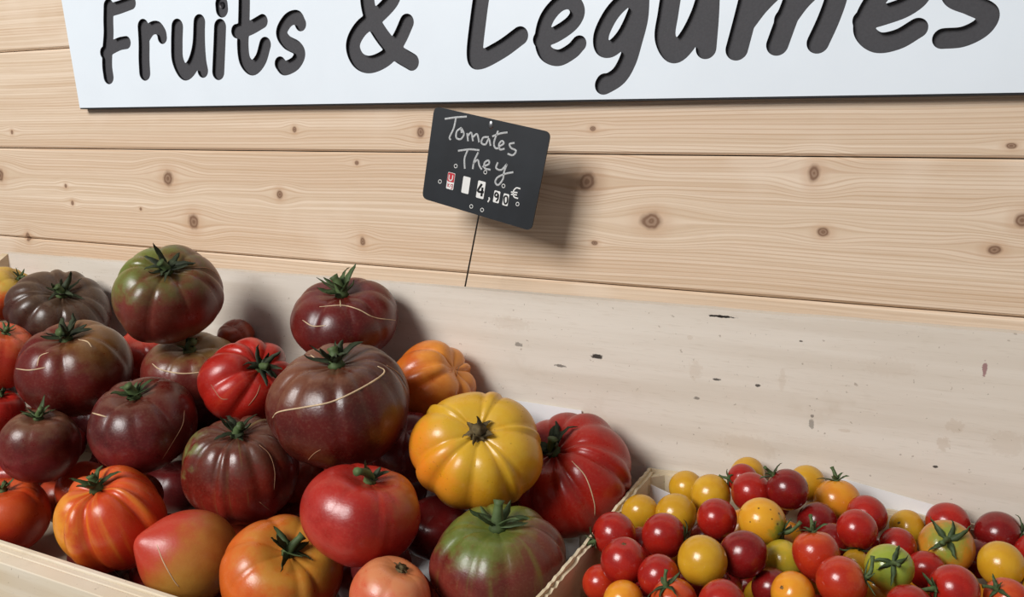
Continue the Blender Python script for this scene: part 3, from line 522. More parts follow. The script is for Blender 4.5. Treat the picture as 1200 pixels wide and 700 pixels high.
# ------------------------------------------------------------------ tomatoes
def tomato_mesh(name, q, ribs, depth_, seed, dent=.22, squash=0.0, nth=96, nph=44, shape='beef', lump=.03, low=.25):
    """unit tomato: equatorial radius 1, stem along +z"""
    r = random.Random(seed)
    if ribs:
        va = np.sort(np.array([2 * math.pi * (k + r.uniform(-.38, .38)) / ribs for k in range(ribs)]))
        ld_ = np.array([r.uniform(.5, 1.25) for _ in range(ribs)]); ls = np.array([r.uniform(-1, 1) for _ in range(ribs)])
    th = np.linspace(0, 2 * math.pi, nth, endpoint=False)
    ph = np.linspace(0, math.pi, nph)
    TH, PH = np.meshgrid(th, ph, indexing='ij')
    lob = np.ones_like(TH); lsc = np.zeros_like(TH)
    if ribs:
        for k in range(ribs):
            a_, b_ = va[k], va[(k + 1) % ribs] + (2 * math.pi if k == ribs - 1 else 0)
            x = (TH - a_) % (2 * math.pi); wd = b_ - a_; ins = x < wd
            u = np.clip(x / wd, 0, 1)
            s = np.abs(np.sin(math.pi * u)) ** .55
            edge = ld_[k] * (1 - u) + ld_[(k + 1) % ribs] * u
            lob = np.where(ins, 1 - edge * (1 - s), lob); lsc = np.where(ins, ls[k] * np.sin(math.pi * u) ** 2, lsc)
    W_ = low + (1 - low) * np.exp(-((PH - .72) / .62) ** 2)
    p1, p2, p3 = [r.uniform(0, 6.28) for _ in range(3)]
    f = 1 - depth_ * W_ * (1 - lob) + .035 * lsc * np.sin(PH) * (ribs > 0)
    f = f * (1 + lump * np.cos(2 * TH + p1) * np.sin(PH) + lump * .7 * np.cos(3 * TH + p2) * np.sin(PH) + lump * .6 * np.cos(PH * 2 + TH + p3) * np.sin(PH))
    if shape == 'heart':                       # pointed blossom end
        rho = np.sin(PH) ** .95 * (1 - .16 * (1 - np.cos(PH)) ** 1.2 * .5); z = np.cos(PH)
        z = np.where(PH > math.pi / 2, z * (1 + .16 * np.exp(-((math.pi - PH) / .35) ** 2)), z) - dent * np.exp(-(PH / .4) ** 2)
    elif shape == 'cherry':
        rho = np.sin(PH); z = np.cos(PH) - dent * np.exp(-(PH / .22) ** 2)
    else:
        rho = np.sin(PH) ** .86; cz_ = np.cos(PH); z = np.sign(cz_) * np.abs(cz_) ** 1.0
        z = z - dent * np.exp(-(PH / .38) ** 2) / max(q, .01) * .8 + .05 * np.exp(-((math.pi - PH) / .3) ** 2)
    X = rho * f * np.cos(TH); Y = rho * f * np.sin(TH) * (1 - squash); Zc = z * q * (1 - (1 - f) * .6)
    mx = np.hypot(X, Y).max(); X /= mx; Y /= mx
    V = [(0, 0, float(Zc[:, 0].mean()))]
    for j in range(1, nph - 1): V += list(zip(X[:, j].tolist(), Y[:, j].tolist(), Zc[:, j].tolist()))
    V.append((0, 0, float(Zc[:, -1].mean()))); Fc = []
    last = len(V) - 1
    for i in range(nth): Fc.append((0, 1 + i, 1 + (i + 1) % nth))
    for j in range(nph - 3):
        a_ = 1 + j * nth
        for i in range(nth): Fc.append((a_ + i, a_ + nth + i, a_ + nth + (i + 1) % nth, a_ + (i + 1) % nth))
    a_ = 1 + (nph - 3) * nth
    for i in range(nth): Fc.append((a_ + i, last, a_ + (i + 1) % nth))
    me = mesh(name, V, Fc); shade(me); return me, V[0][2]

def skin(name, base, base2=None, shoulder=None, sh=(.15, .75), streak=None, st_amt=.5, patch=None, rough=.31, q=.75, specks=.0, st_w=(.52, .66)):
    """tomato skin: two tones, a differently coloured shoulder round the stem, streaks running down the ribs, ripening patches"""
    n = NT(name, rough, .5); P = n.obj(); Pn = n.vmath('MULTIPLY', P, (1, 1, 1 / q)); x, y, z = n.sep(Pn)
    base2 = base2 or tuple(v * .82 for v in base)
    big = n.noise(Pn, 1.4, 3); mid = n.noise(Pn, 4.5, 3)
    c = n.mix(n.step(big, .35, .68), lin(base), lin(base2))
    if shoulder:
        t = n.math('ADD', z, n.math('MULTIPLY', n.math('SUBTRACT', mid, .5), .9))
        c = n.mix(n.step(t, *sh), c, lin(shoulder))
    if patch:
        for (dv, lo_, hi_, col) in patch:
            t = n.math('ADD', n.vmath('DOT_PRODUCT', Pn, dv), n.math('MULTIPLY', n.math('SUBTRACT', mid, .5), .7))
            c = n.mix(n.step(t, lo_, hi_), c, lin(col))
    if streak:
        ang = n.math('ARCTAN2', y, x)
        s = n.noise(n.comb(n.math('MULTIPLY', n.math('SINE', ang), 4.2), n.math('MULTIPLY', n.math('COSINE', ang), 4.2), n.math('MULTIPLY', z, .45)), 1, 3)
        c = n.mix(n.math('MULTIPLY', n.math('MULTIPLY', n.step(s, *st_w), n.step(z, -.75, .2)), st_amt), c, lin(streak))
    fine = n.noise(Pn, 26, 3)
    c = n.mix(n.math('MULTIPLY', n.step(fine, .45, .8), .04), c, lin((240, 200, 160)))
    if specks:
        sp_ = n.noise(Pn, 19, 1)
        c = n.mix(n.math('MULTIPLY', n.step(sp_, .73, .77), specks), c, lin((70, 42, 25)))
    n.color(c)
    n.put(n.b.inputs['Roughness'], n.step(mid, .3, .7, rough - .04, rough + .07))
    n.b.inputs['Coat Weight'].default_value = .06; n.b.inputs['Coat Roughness'].default_value = .15
    n.bump(fine, .05, .004)
    return n.m

M_CALYX = plain('green_calyx', (78, 96, 58), .6, .3, var=.25, scale=5)
M_CALYXD = plain('dried_dark_calyx', (58, 68, 44), .65, .3, var=.3, scale=5)
M_STALK = plain('green_stalk', (86, 104, 62), .6, .3, var=.22, scale=6)
M_CORK = plain('cork_scar', (112, 96, 66), .8, .2, var=.3, scale=9)

def calyx_mesh(name, n, L, w0, lift, seed, hub=.06, thick=.018, drop=0.0, crumple=.05):
    """withered sepals: tapering blades that rise, twist and curl over"""
    r = random.Random(seed); V, Fc = [], []
    for k in range(n):
        g = 2 * math.pi * k / n + r.uniform(-.4, .4); l = L * r.uniform(.6, 1.15); el = math.atan(lift) * r.uniform(.35, 1.35); tw = r.uniform(-.7, .7)
        bend = r.uniform(-2.0, 1.6); roll = r.uniform(-.9, .9); base = len(V); S = 9; rho, z = hub * .4, .01
        for i in range(S):
            s = i / (S - 1); e = el + bend * (s - .35) * s - drop * s
            a_ = g + tw * s * .6 + r.uniform(-1, 1) * crumple * s
            c_ = Vector((rho * math.cos(a_), rho * math.sin(a_), z + r.uniform(-.4, .4) * crumple * l * s))
            wd = w0 * min(1, .45 + 2.2 * s) * (1 - s) ** .6 * r.uniform(.85, 1.1) + .003
            ra = roll * s * 1.4
            t0 = Vector((-math.sin(a_), math.cos(a_), 0)); nr = Vector((-math.cos(a_) * math.sin(e), -math.sin(a_) * math.sin(e), math.cos(e)))
            side = t0 * math.cos(ra) + nr * math.sin(ra); nr = nr * math.cos(ra) - t0 * math.sin(ra)
            th_ = thick * (1 - .6 * s)
            V += [c_ - side * wd + nr * wd * .45, c_ + nr * th_ * .5, c_ + side * wd + nr * wd * .45, c_ - nr * th_ * .6]
            rho += l / (S - 1) * math.cos(e); z += l / (S - 1) * math.sin(e)
        for i in range(S - 1):
            for e in range(4): Fc.append((base+i*4+e, base+i*4+(e+1) % 4, base+i*4+4+(e+1) % 4, base+i*4+4+e))
        Fc.append((base, base+1, base+2, base+3)); e = base + (S-1)*4; Fc.append((e+3, e+2, e+1, e))
    me = mesh(name, V, Fc); shade(me); return me
def stalk_mesh(name, L, r0, bend, seed):
    r = random.Random(seed); V, Fc = [], []; g = r.uniform(0, 6.28); pts = []; rd = []
    for i in range(8):
        s = i / 7; pts.append((bend * L * s * s * math.cos(g), bend * L * s * s * math.sin(g), -.03 + L * s - .25 * abs(bend) * L * s * s)); rd.append(r0 * (1.25 - .5 * s + (.35 if i == 7 else 0) + (.5 * (1 - s) ** 4)))
    tube(V, Fc, pts, rd, 8); me = mesh(name, V, Fc); shade(me); return me

def eff(w_, cx): return w_ / (1 + ((cx - CX) / F) ** 2) ** .4      # a wide lens stretches round things off its axis
def qeff(q, cx): return q * (1 + ((cx - CX) / F) ** 2) ** .3
def axis_world(cx, cy, w_, q, sx, sy, lim=False):
    """stem direction that puts the stem of a tomato at a pixel"""
    if sx is None: return Vector(ROT @ np.array([0, -.75, -.66]))
    c = np.array([(cx - CX) / F, (cy - CY) / F, 1.0]); tw = -c / np.linalg.norm(c)
    o_ = np.array([sx - cx, sy - cy, 0.0]) / (w_ / 2); K = np.linalg.norm(o_[:2]); cs = min(K / (.80 * q), .87 if lim else .985)
    if K < 1e-6: return Vector(ROT @ tw)
    e = o_ / K; e = e - tw * (e @ tw); e /= np.linalg.norm(e)
    return Vector(ROT @ (e * cs + tw * math.sqrt(1 - cs * cs)))
def orient(ax, spin=0.0):
    zq = Vector((0, 0, 1)).rotation_difference(ax)
    return (zq.to_matrix() @ Matrix.Rotation(spin, 3, 'Z')).to_4x4()

GH = 'large heirloom tomatoes heaped in the tray'
# key: (cx, cy, width px, flatness, stem px, ribs, rib depth, seed, dict(skin), calyx kind, label)
OL = (100, 112, 48)
HEIR = {
'H3': (6,345,78,.85,31,318,7,.05,3,dict(base=(216,84,40), shoulder=(196,160,66), sh=(.2,.8)),'thin','orange tomato with a yellow-green shoulder at the far end of the tray'),
'H2': (70,364,128,.62,72,343,12,.13,2,dict(base=(74,34,27), base2=(58,30,25), shoulder=(74,54,40), sh=(.1,.9)),'dark','flat brown-black ribbed tomato at the back beside the olive-topped one'),
'H1': (197,345,136,.80,195,317,9,.11,1,dict(base=(108,40,30), base2=(92,42,30), shoulder=(92,84,42), sh=(.45,1.05)),'dark','olive-shouldered brown tomato perched on top of the pile by the back board'),
'H6': (226,434,122,.66,222,408,8,.06,6,dict(base=(108,38,31), base2=(92,31,26), shoulder=(112,80,50), sh=(.45,1.0)),'stub','maroon tomato with a pale scar line directly beneath the perched olive one'),
'H11': (404,374,132,.68,400,341,9,.09,11,dict(base=(98,20,16), base2=(78,16,14)),'tall','dark maroon tomato with an upright leafy stem touching the back board'),
'H14': (508,450,116,.78,534,432,8,.26,14,dict(base=(204,110,32), base2=(196,88,28)),None,'orange tomato with puckered folds behind the yellow one'),
'H10': (293,448,124,.72,306,431,8,.20,10,dict(base=(176,32,20), base2=(156,25,16), st_amt=.25, streak=(214,84,50)),'dark','bright red pleated tomato leaning on the biggest maroon one'),
'H4': (0,416,94,.85,6,391,6,.05,4,dict(base=(190,56,32), base2=(176,44,26), shoulder=(196,90,48), sh=(.4,1)),'thin','red-orange tomato cut by the tray end beside the scarred brown one'),
'H5': (88,431,150,.72,76,393,8,.10,5,dict(base=(96,23,17), base2=(76,18,14)),'dark','large wine-brown tomato with olive flank and pale scars below the black one'),
'H16': (668,555,160,.72,648,528,11,.14,16,dict(base=(158,30,19), base2=(138,23,15)),'dark','broad deep red ribbed tomato between the yellow one and the small crate'),
'H9': (-2,484,68,.85,2,458,6,.03,9,dict(base=(176,36,28)),'thin','small plain red tomato above the plum-coloured one at the tray end'),
'H7': (167,497,141,.72,157,463,8,.08,7,dict(base=(88,18,14), base2=(68,14,12), shoulder=(90,46,34), sh=(.5,1.1)),'green','smooth dark wine tomato with a fine scar above the orange ribbed one'),
'H8': (47,522,100,.90,45,489,7,.04,8,dict(base=(98,26,20), base2=(78,20,17), shoulder=(104,68,48), sh=(.35,1), specks=.35),'tall','round plum-coloured speckled tomato with tall sepals'),
'H13': (283,550,144,.86,278,510,12,.12,13,dict(base=(112,31,21), base2=(90,25,18), shoulder=(88,50,37), sh=(.2,.9), streak=(130,138,74), st_amt=.35, st_w=(.56,.72)),'dark','brown-red ribbed tomato with light green streaks above the pointed one'),
'H12': (401,474,178,.78,393,420,12,.09,12,dict(base=(88,21,15), base2=(66,16,12), shoulder=(70,38,25), sh=(.35,1.0)),'dark','biggest maroon tomato with a long white scar across its front'),
'H15': (560,527,162,.75,561,508,11,.13,15,dict(base=(208,156,32), base2=(202,140,26), shoulder=(208,164,46), sh=(.4,1), specks=.4),'scar','golden yellow ribbed tomato facing outwards'),
'H23': (100,574,74,.9,None,None,5,.05,23,dict(base=(192,66,34)),None,'red-orange tomato tucked behind the orange yellow-streaked one'),
'H17': (424,602,146,.77,436,552,8,.045,17,dict(base=(168,38,28), base2=(150,30,23)),'curl','glossy pinkish red tomato with a curled green stem'),
'H24': (8,604,112,.78,3,570,6,.06,24,dict(base=(198,76,28), base2=(184,56,24)),'thin','plain orange tomato in the corner by the low front board'),
'H22': (132,608,145,.84,113,573,8,.18,22,dict(base=(206,78,27), base2=(188,54,22), streak=(222,150,44), st_amt=.6, st_w=(.44,.74)),'green','orange-red deeply ribbed tomato with yellow streaks against the front board'),
'H18': (584,656,164,.70,583,618,10,.08,18,dict(base=(110,40,33), base2=(92,34,28), shoulder=(94,106,44), sh=(.3,.8), streak=(112,130,52), st_amt=.35, st_w=(.5,.7)),'tall2','green-topped maroon tomato beside the left wall of the small crate'),
'H21': (220,652,116,.98,None,None,0,.0,21,dict(base=(182,118,50), base2=(168,98,40), rough=.36),None,'smooth pointed yellow and red tomato without ribs'),
'H19': (330,672,156,.72,338,648,7,.12,19,dict(base=(204,96,28), base2=(192,80,24), shoulder=(196,116,42), sh=(.4,1.0)),'curl2','orange lobed tomato with a curled dry stem at the front'),
'H20': (458,700,104,.85,472,664,6,.03,20,dict(base=(206,104,72), base2=(198,90,56)),'scar','small salmon pink tomato with a bare cork scar'),
'F1': (172,416,80,.8,None,None,6,.05,31,dict(base=(178,48,30)),None,'red tomato glimpsed below the perched olive one'),
'F2': (276,394,46,.8,None,None,6,.05,32,dict(base=(150,58,32)),None,'rusty orange tomato wedged against the back board'),
'F3': (478,524,90,.8,None,None,6,.05,33,dict(base=(112,26,28)),None,'dark red tomato wedged behind the biggest maroon one and the yellow one'),
'F7': (14,556,70,.85,None,None,6,.04,37,dict(base=(170,44,30)),None,'dull red tomato glimpsed under the plum-coloured one'),
'F4': (512,618,84,.8,None,None,6,.05,34,dict(base=(120,22,22)),None,'dark red tomato between the glossy pinkish red one and green-topped one'),
'F5': (345,600,70,.8,None,None,6,.05,35,dict(base=(110,24,22)),None,'dark red tomato in the gap under the biggest maroon one'),
}
# ripening patches: direction in picture terms (right, up, towards viewer), start, end, colour
PATCH = {'H1': [((-.7,.65,.2), .3, .95, (102,112,46))], 'H5': [((.55,.75,.2), .35, 1.0, (112,76,38))], 'H6': [((.6,.75,.1), .4, .95, (140,108,60))],
 'H15': [((-.8,-.35,.3), .3, 1.0, (230,132,34)), ((-.2,-.9,.2), .4, 1.0, (214,150,36))], 'H17': [((.8,.55,.1), .6, 1.15, (172,88,38)), ((-.5,-.5,.6), .5, 1.1, (186,52,42))],
 'H21': [((-.75,.62,.2), -.05, .75, (184,56,38)), ((.3,-.8,.4), .2, .9, (190,140,60))], 'H22': [((-.85,-.2,.3), .35, 1.0, (226,152,44)), ((.75,-.3,.3), .3, .9, (200,58,28))],
 'H18': [((-.6,-.7,.3), .3, .95, (122,46,36)), ((.85,.0,.3), .15, .8, (100,44,34))], 'H14': [((.6,.6,.3), .3, .9, (222,140,52))], 'H19': [((.5,.5,.4), .5, 1.0, (196,136,50))],
 'H13': [((-.8,.35,.4), .85, 1.2, (120,134,70)), ((0,-.9,.3), .2, .9, (142,40,28))], 'H12': [((-.5,.7,.3), .45, 1.0, (112,66,46))], 'H7': [((0,-.8,.4), .3, .9, (112,30,32))],
 'H20': [((.1,.9,.2), .4, .9, (204,128,84))], 'H24': [((.2,-.9,.3), .1, .8, (182,44,26))], 'H8': [((0,-.9,.3), .2, .8, (124,36,40))]}
def z1(P): return [(x / 3.183, 270 + y / 3.183) for x, y in P]
def z2(P): return [(x / 3.183, 480 + y / 3.183) for x, y in P]
def z3(P): return [(200 + x / 3.183, 300 + y / 3.183) for x, y in P]
def z4(P): return [(200 + x / 3.183, 480 + y / 3.183) for x, y in P]
def z5(P): return [(440 + x / 2.334, 400 + y / 2.334) for x, y in P]
SCARS = {
 'H5': [(z1([(50,515),(110,522),(170,512)]), .8), (z1([(182,456),(150,470),(138,508)]), .7), (z1([(292,408),(326,416),(342,436)]), .8)],
 'H6': [(z1([(568,498),(600,520),(680,535),(765,528)]), .9)],
 'H1': [(z1([(690,142),(768,140),(815,168)]), .5)],
 'H12': [(z3([(380,605),(405,582),(500,565),(600,545),(700,500),(780,452),(797,428),(772,412)]), 1.15), (z3([(805,408),(852,440),(884,495)]), .6), (z3([(522,370),(556,396)]), .9), (z4([(512,190),(535,165),(560,150)]), .5)],
 'H11': [(z3([(555,190),(640,185),(700,200),(760,230),(838,240)]), .7), (z3([(492,240),(530,262),(580,260)]), .7), (z3([(632,165),(634,190)]), .7)],
 'H7': [(z1([(345,682),(398,697)]), .9), (z2([(688,5),(680,60),(640,130),(604,188)]), .45)],
 'H13': [(z4([(330,132),(368,168),(388,230),(386,300)]), .55), (z4([(332,346),(380,384)]), .5)],
 'H16': [(z5([(537,328),(575,372),(598,440),(600,478)]), .68)],
 'H21': [(z2([(585,505),(610,570),(650,640),(668,662)]), .7)],
 'H10': [(z3([(150,480),(185,530),(215,535)]), .4), (z3([(290,560),(320,520),(335,480)]), .45)],
 'H14': [(z5([(222,95),(226,75),(238,62)]), .5)],
}
CAL = {  # calyx: sepals, length, width, lift, stalk length, stalk radius, bend, material
 'dark': (9,.36,.060,.8,.20,.060,.4,M_CALYXD), 'green': (8,.32,.062,1.0,.24,.065,.2,M_CALYX), 'tall': (9,.44,.072,1.2,.32,.065,.4,M_CALYX),
 'tall2': (9,.36,.060,.9,.36,.065,.2,M_CALYX), 'thin': (7,.36,.045,.9,.20,.05,.3,M_CALYX), 'stub': (6,.24,.06,.9,.24,.07,.4,M_CALYX),
 'curl': (6,.26,.055,1.0,.36,.055,1.0,M_CALYXD), 'curl2': (8,.38,.06,1.0,.28,.055,.6,M_CALYX), 'scar': (9,.17,.045,.35,.10,.08,.1,M_CORK)}

def place_heirloom(key, spec):
    cx, cy, w_, q, sx, sy, ribs, rd, seed, sk, cal, label = spec
    w_, q = eff(w_, cx), qeff(q, cx)
    t = HEIR_T[key]; a = w_ / 2 / F * t; P = at(cx, cy, t)
    if key == 'H21': ax = Vector(ROT @ _n(np.array([.66, .42, .55])))
    else: ax = axis_world(cx, cy, w_, q, sx, sy, True)
    Rm = orient(ax, seed * 1.7)
    me, ztop = tomato_mesh('heirloom_tomato', q, ribs, rd, seed, dent=.0 if key == 'H21' else (.2 if cal in ('scar', None) and key != 'H14' else .25), squash=.04,
                           shape='heart' if key == 'H21' else 'beef', lump=.028 if ribs else .012,
                           low={'H22': .6, 'H16': .5, 'H15': .4, 'H12': .4, 'H18': .4, 'H1': .4, 'H2': .5, 'H11': .4, 'H19': .45}.get(key, .28))
    inv = Rm.to_3x3().inverted(); pt = []
    for (dv, lo_, hi_, col) in PATCH.get(key, []):
        wv = Vector(ROT @ _n(np.array([dv[0], -dv[1], -dv[2]]))); pt.append((tuple(inv @ wv), lo_, hi_, col))
    mat = skin('skin_' + label.split(' tomato')[0].replace(' ', '_').replace('-', '_')[:40], q=q, patch=pt or None, **sk)
    o = add('heirloom_tomato', me, mat); tag(o, label, 'tomato', GH)
    M = Matrix.Translation(P) @ Rm @ Matrix.Scale(a, 4)
    o.matrix_world = M
    if cal:
        ns, L, w0, lf, sl_, sr, bd, cm = CAL[cal]
        c = add('calyx', calyx_mesh('calyx', ns, L, w0, lf, seed + 50), cm, o); c.location = (0, 0, ztop + .03); c.scale = (1.22, 1.22, 1.22)
        s = add('stalk', stalk_mesh('stalk', sl_, sr, bd, seed + 70), M_STALK if cal != 'scar' else M_CORK, c)
    if key in SCARS:
        bvh = BVHTree.FromPolygons([M @ v.co for v in me.vertices], [tuple(p.vertices) for p in me.polygons])
        Mi = M.inverted()
        for path, rpx in SCARS[key]:
            pts = []
            for x, y in smooth_path(path, 6):
                d = Vector(ray(x, y)).normalized(); h = bvh.ray_cast(Vector(CAM), d)
                if h[0] is not None: pts.append(Mi @ (h[0] + h[1] * .0000))
            if len(pts) > 2:
                V, Fc = [], []; n_ = len(pts); r0 = rpx * t / F / a
                tube(V, Fc, pts, [r0 * (.35 + .65 * math.sin(math.pi * (i + .5) / n_) ** .5) for i in range(n_)], 6)
                sm = mesh('scar_line', V, Fc); shade(sm); add('scar_line', sm, M_SCAR if rpx > .65 else M_SCARD, o)
    return o
for key, spec in HEIR.items(): place_heirloom(key, spec)

fill_mats = [skin('skin_buried_red', (138, 28, 24)), skin('skin_buried_maroon', (100, 26, 28)), skin('skin_buried_orange', (168, 60, 30))]
fill_me = [tomato_mesh('buried_tomato', .8, 8, .07, 90 + k, nth=56, nph=28)[0] for k in range(3)]
rng = random.Random(12)
for (x, y, z, r) in HEIR_FILL:
    o = bpy.data.objects.new('heirloom_tomato', fill_me[rng.randrange(3)]); COL.objects.link(o)
    if not o.data.materials: o.data.materials.append(fill_mats[0])
    k = rng.choice((0, 1, 1, 0, 2)); o.material_slots[0].link = 'OBJECT'; o.material_slots[0].material = fill_mats[k]
    o.matrix_world = Matrix.Translation((x, y, z)) @ Matrix.Rotation(rng.uniform(0, 6), 4, 'Z') @ Matrix.Scale(r, 4)
    tag(o, ('dull red', 'dark maroon', 'rusty orange')[k] + ' tomato buried beneath the others in the heap', 'tomato', ('red', 'maroon', 'orange')[k] + ' tomatoes buried in the heap')

# ------------------------------------------------------------------ cherry tomatoes
def cherry_skin(name, base, base2, shoulder=None, sh=(.2, .9), specks=0.0, rough=.22):
    n = NT(name, rough, .5); P = n.obj(); x, y, z = n.sep(P); rd = n.rnd()
    sh_ = n.comb(n.math('MULTIPLY', rd, 7.0), 0.0, 0.0)
    f = n.noise(n.vmath('ADD', P, sh_), 1.3, 2)
    c = n.mix(n.step(f, .33, .67), lin(base), lin(base2))
    c = n.mix(n.math('MULTIPLY', rd, .22), c, lin(tuple(v * .75 for v in base)))
    fine = n.noise(P, 16, 3)
    if shoulder:
        t = n.math('ADD', z, n.math('MULTIPLY', n.math('SUBTRACT', n.noise(P, 3, 2), .5), .7)); c = n.mix(n.step(t, *sh), c, lin(shoulder))
    c = n.mix(n.math('MULTIPLY', n.step(fine, .5, .8), .03), c, lin((250, 215, 180)))
    if specks:
        v = n.node('ShaderNodeTexVoronoi'); n.put(v.inputs['Vector'], P); v.inputs['Scale'].default_value = 2.6
        c = n.mix(n.math('MULTIPLY', n.step(v.outputs['Distance'], 0.12, .17, 1, 0), specks), c, lin((90, 58, 26)))
    n.color(c); n.b.inputs['Coat Weight'].default_value = .12; n.b.inputs['Coat Roughness'].default_value = .1
    n.bump(fine, .04, .01)
    return n.m
CM = {'R': cherry_skin('cherry_red', (170, 33, 22), (152, 26, 20)), 'D': cherry_skin('cherry_dark_red', (130, 21, 20), (112, 18, 18)),
      'OR': cherry_skin('cherry_orange_red', (186, 52, 24), (174, 40, 22), (192, 78, 32), (.3, 1.1)), 'Y': cherry_skin('cherry_yellow', (210, 160, 38), (200, 146, 32)),
      'YG': cherry_skin('cherry_yellow_green', (204, 172, 44), (178, 162, 50), (142, 156, 56), (-.1, .8)), 'O': cherry_skin('cherry_orange', (224, 148, 38), (218, 132, 34)),
      'YS': cherry_skin('cherry_spotted', (228, 164, 40), (222, 150, 36), (130, 142, 50), (.5, .95), .85), 'OG': cherry_skin('cherry_orange_green', (206, 140, 42), (196, 120, 38), (134, 142, 54), (.5, 1.0))}
cher_me = [tomato_mesh('cherry_body', 1.0, 0, 0, 60 + k, dent=.10, nth=40, nph=24, shape='cherry', lump=.012)[0] for k in range(4)]
heart_me = tomato_mesh('cherry_heart_body', 1.0, 0, 0, 66, dent=.10, nth=40, nph=24, shape='heart', lump=.01)[0]
ccal_me = [calyx_mesh('cherry_calyx', 5, .85, .13, .22, 80 + k, hub=.12, thick=.05, drop=.25) for k in range(4)]
cup_me = [calyx_mesh('cherry_calyx', 5, .75, .12, .9, 86 + k, hub=.12, thick=.05) for k in range(2)]
cst_me = [stalk_mesh('cherry_stalk', .75, .085, b_, 40 + k) for k, b_ in enumerate((.5, 1.0, .3))]
scar_me = calyx_mesh('stem_scar', 6, .16, .05, .1, 97, hub=.05, thick=.04)
GC = 'cherry tomatoes heaped in the small crate'
LAB = {'R': 'round red cherry tomato, stem hidden, in the small crate', 'D': 'dark red cherry tomato, stem hidden, in the small crate', 'Y': 'plain yellow cherry tomato, stem hidden, in the small crate',
       'OR': 'orange-red cherry tomato, stem hidden, in the small crate', 'O': 'orange cherry tomato, stem hidden, in the small crate', 'YG': 'greenish yellow cherry tomato, stem hidden, in the small crate'}
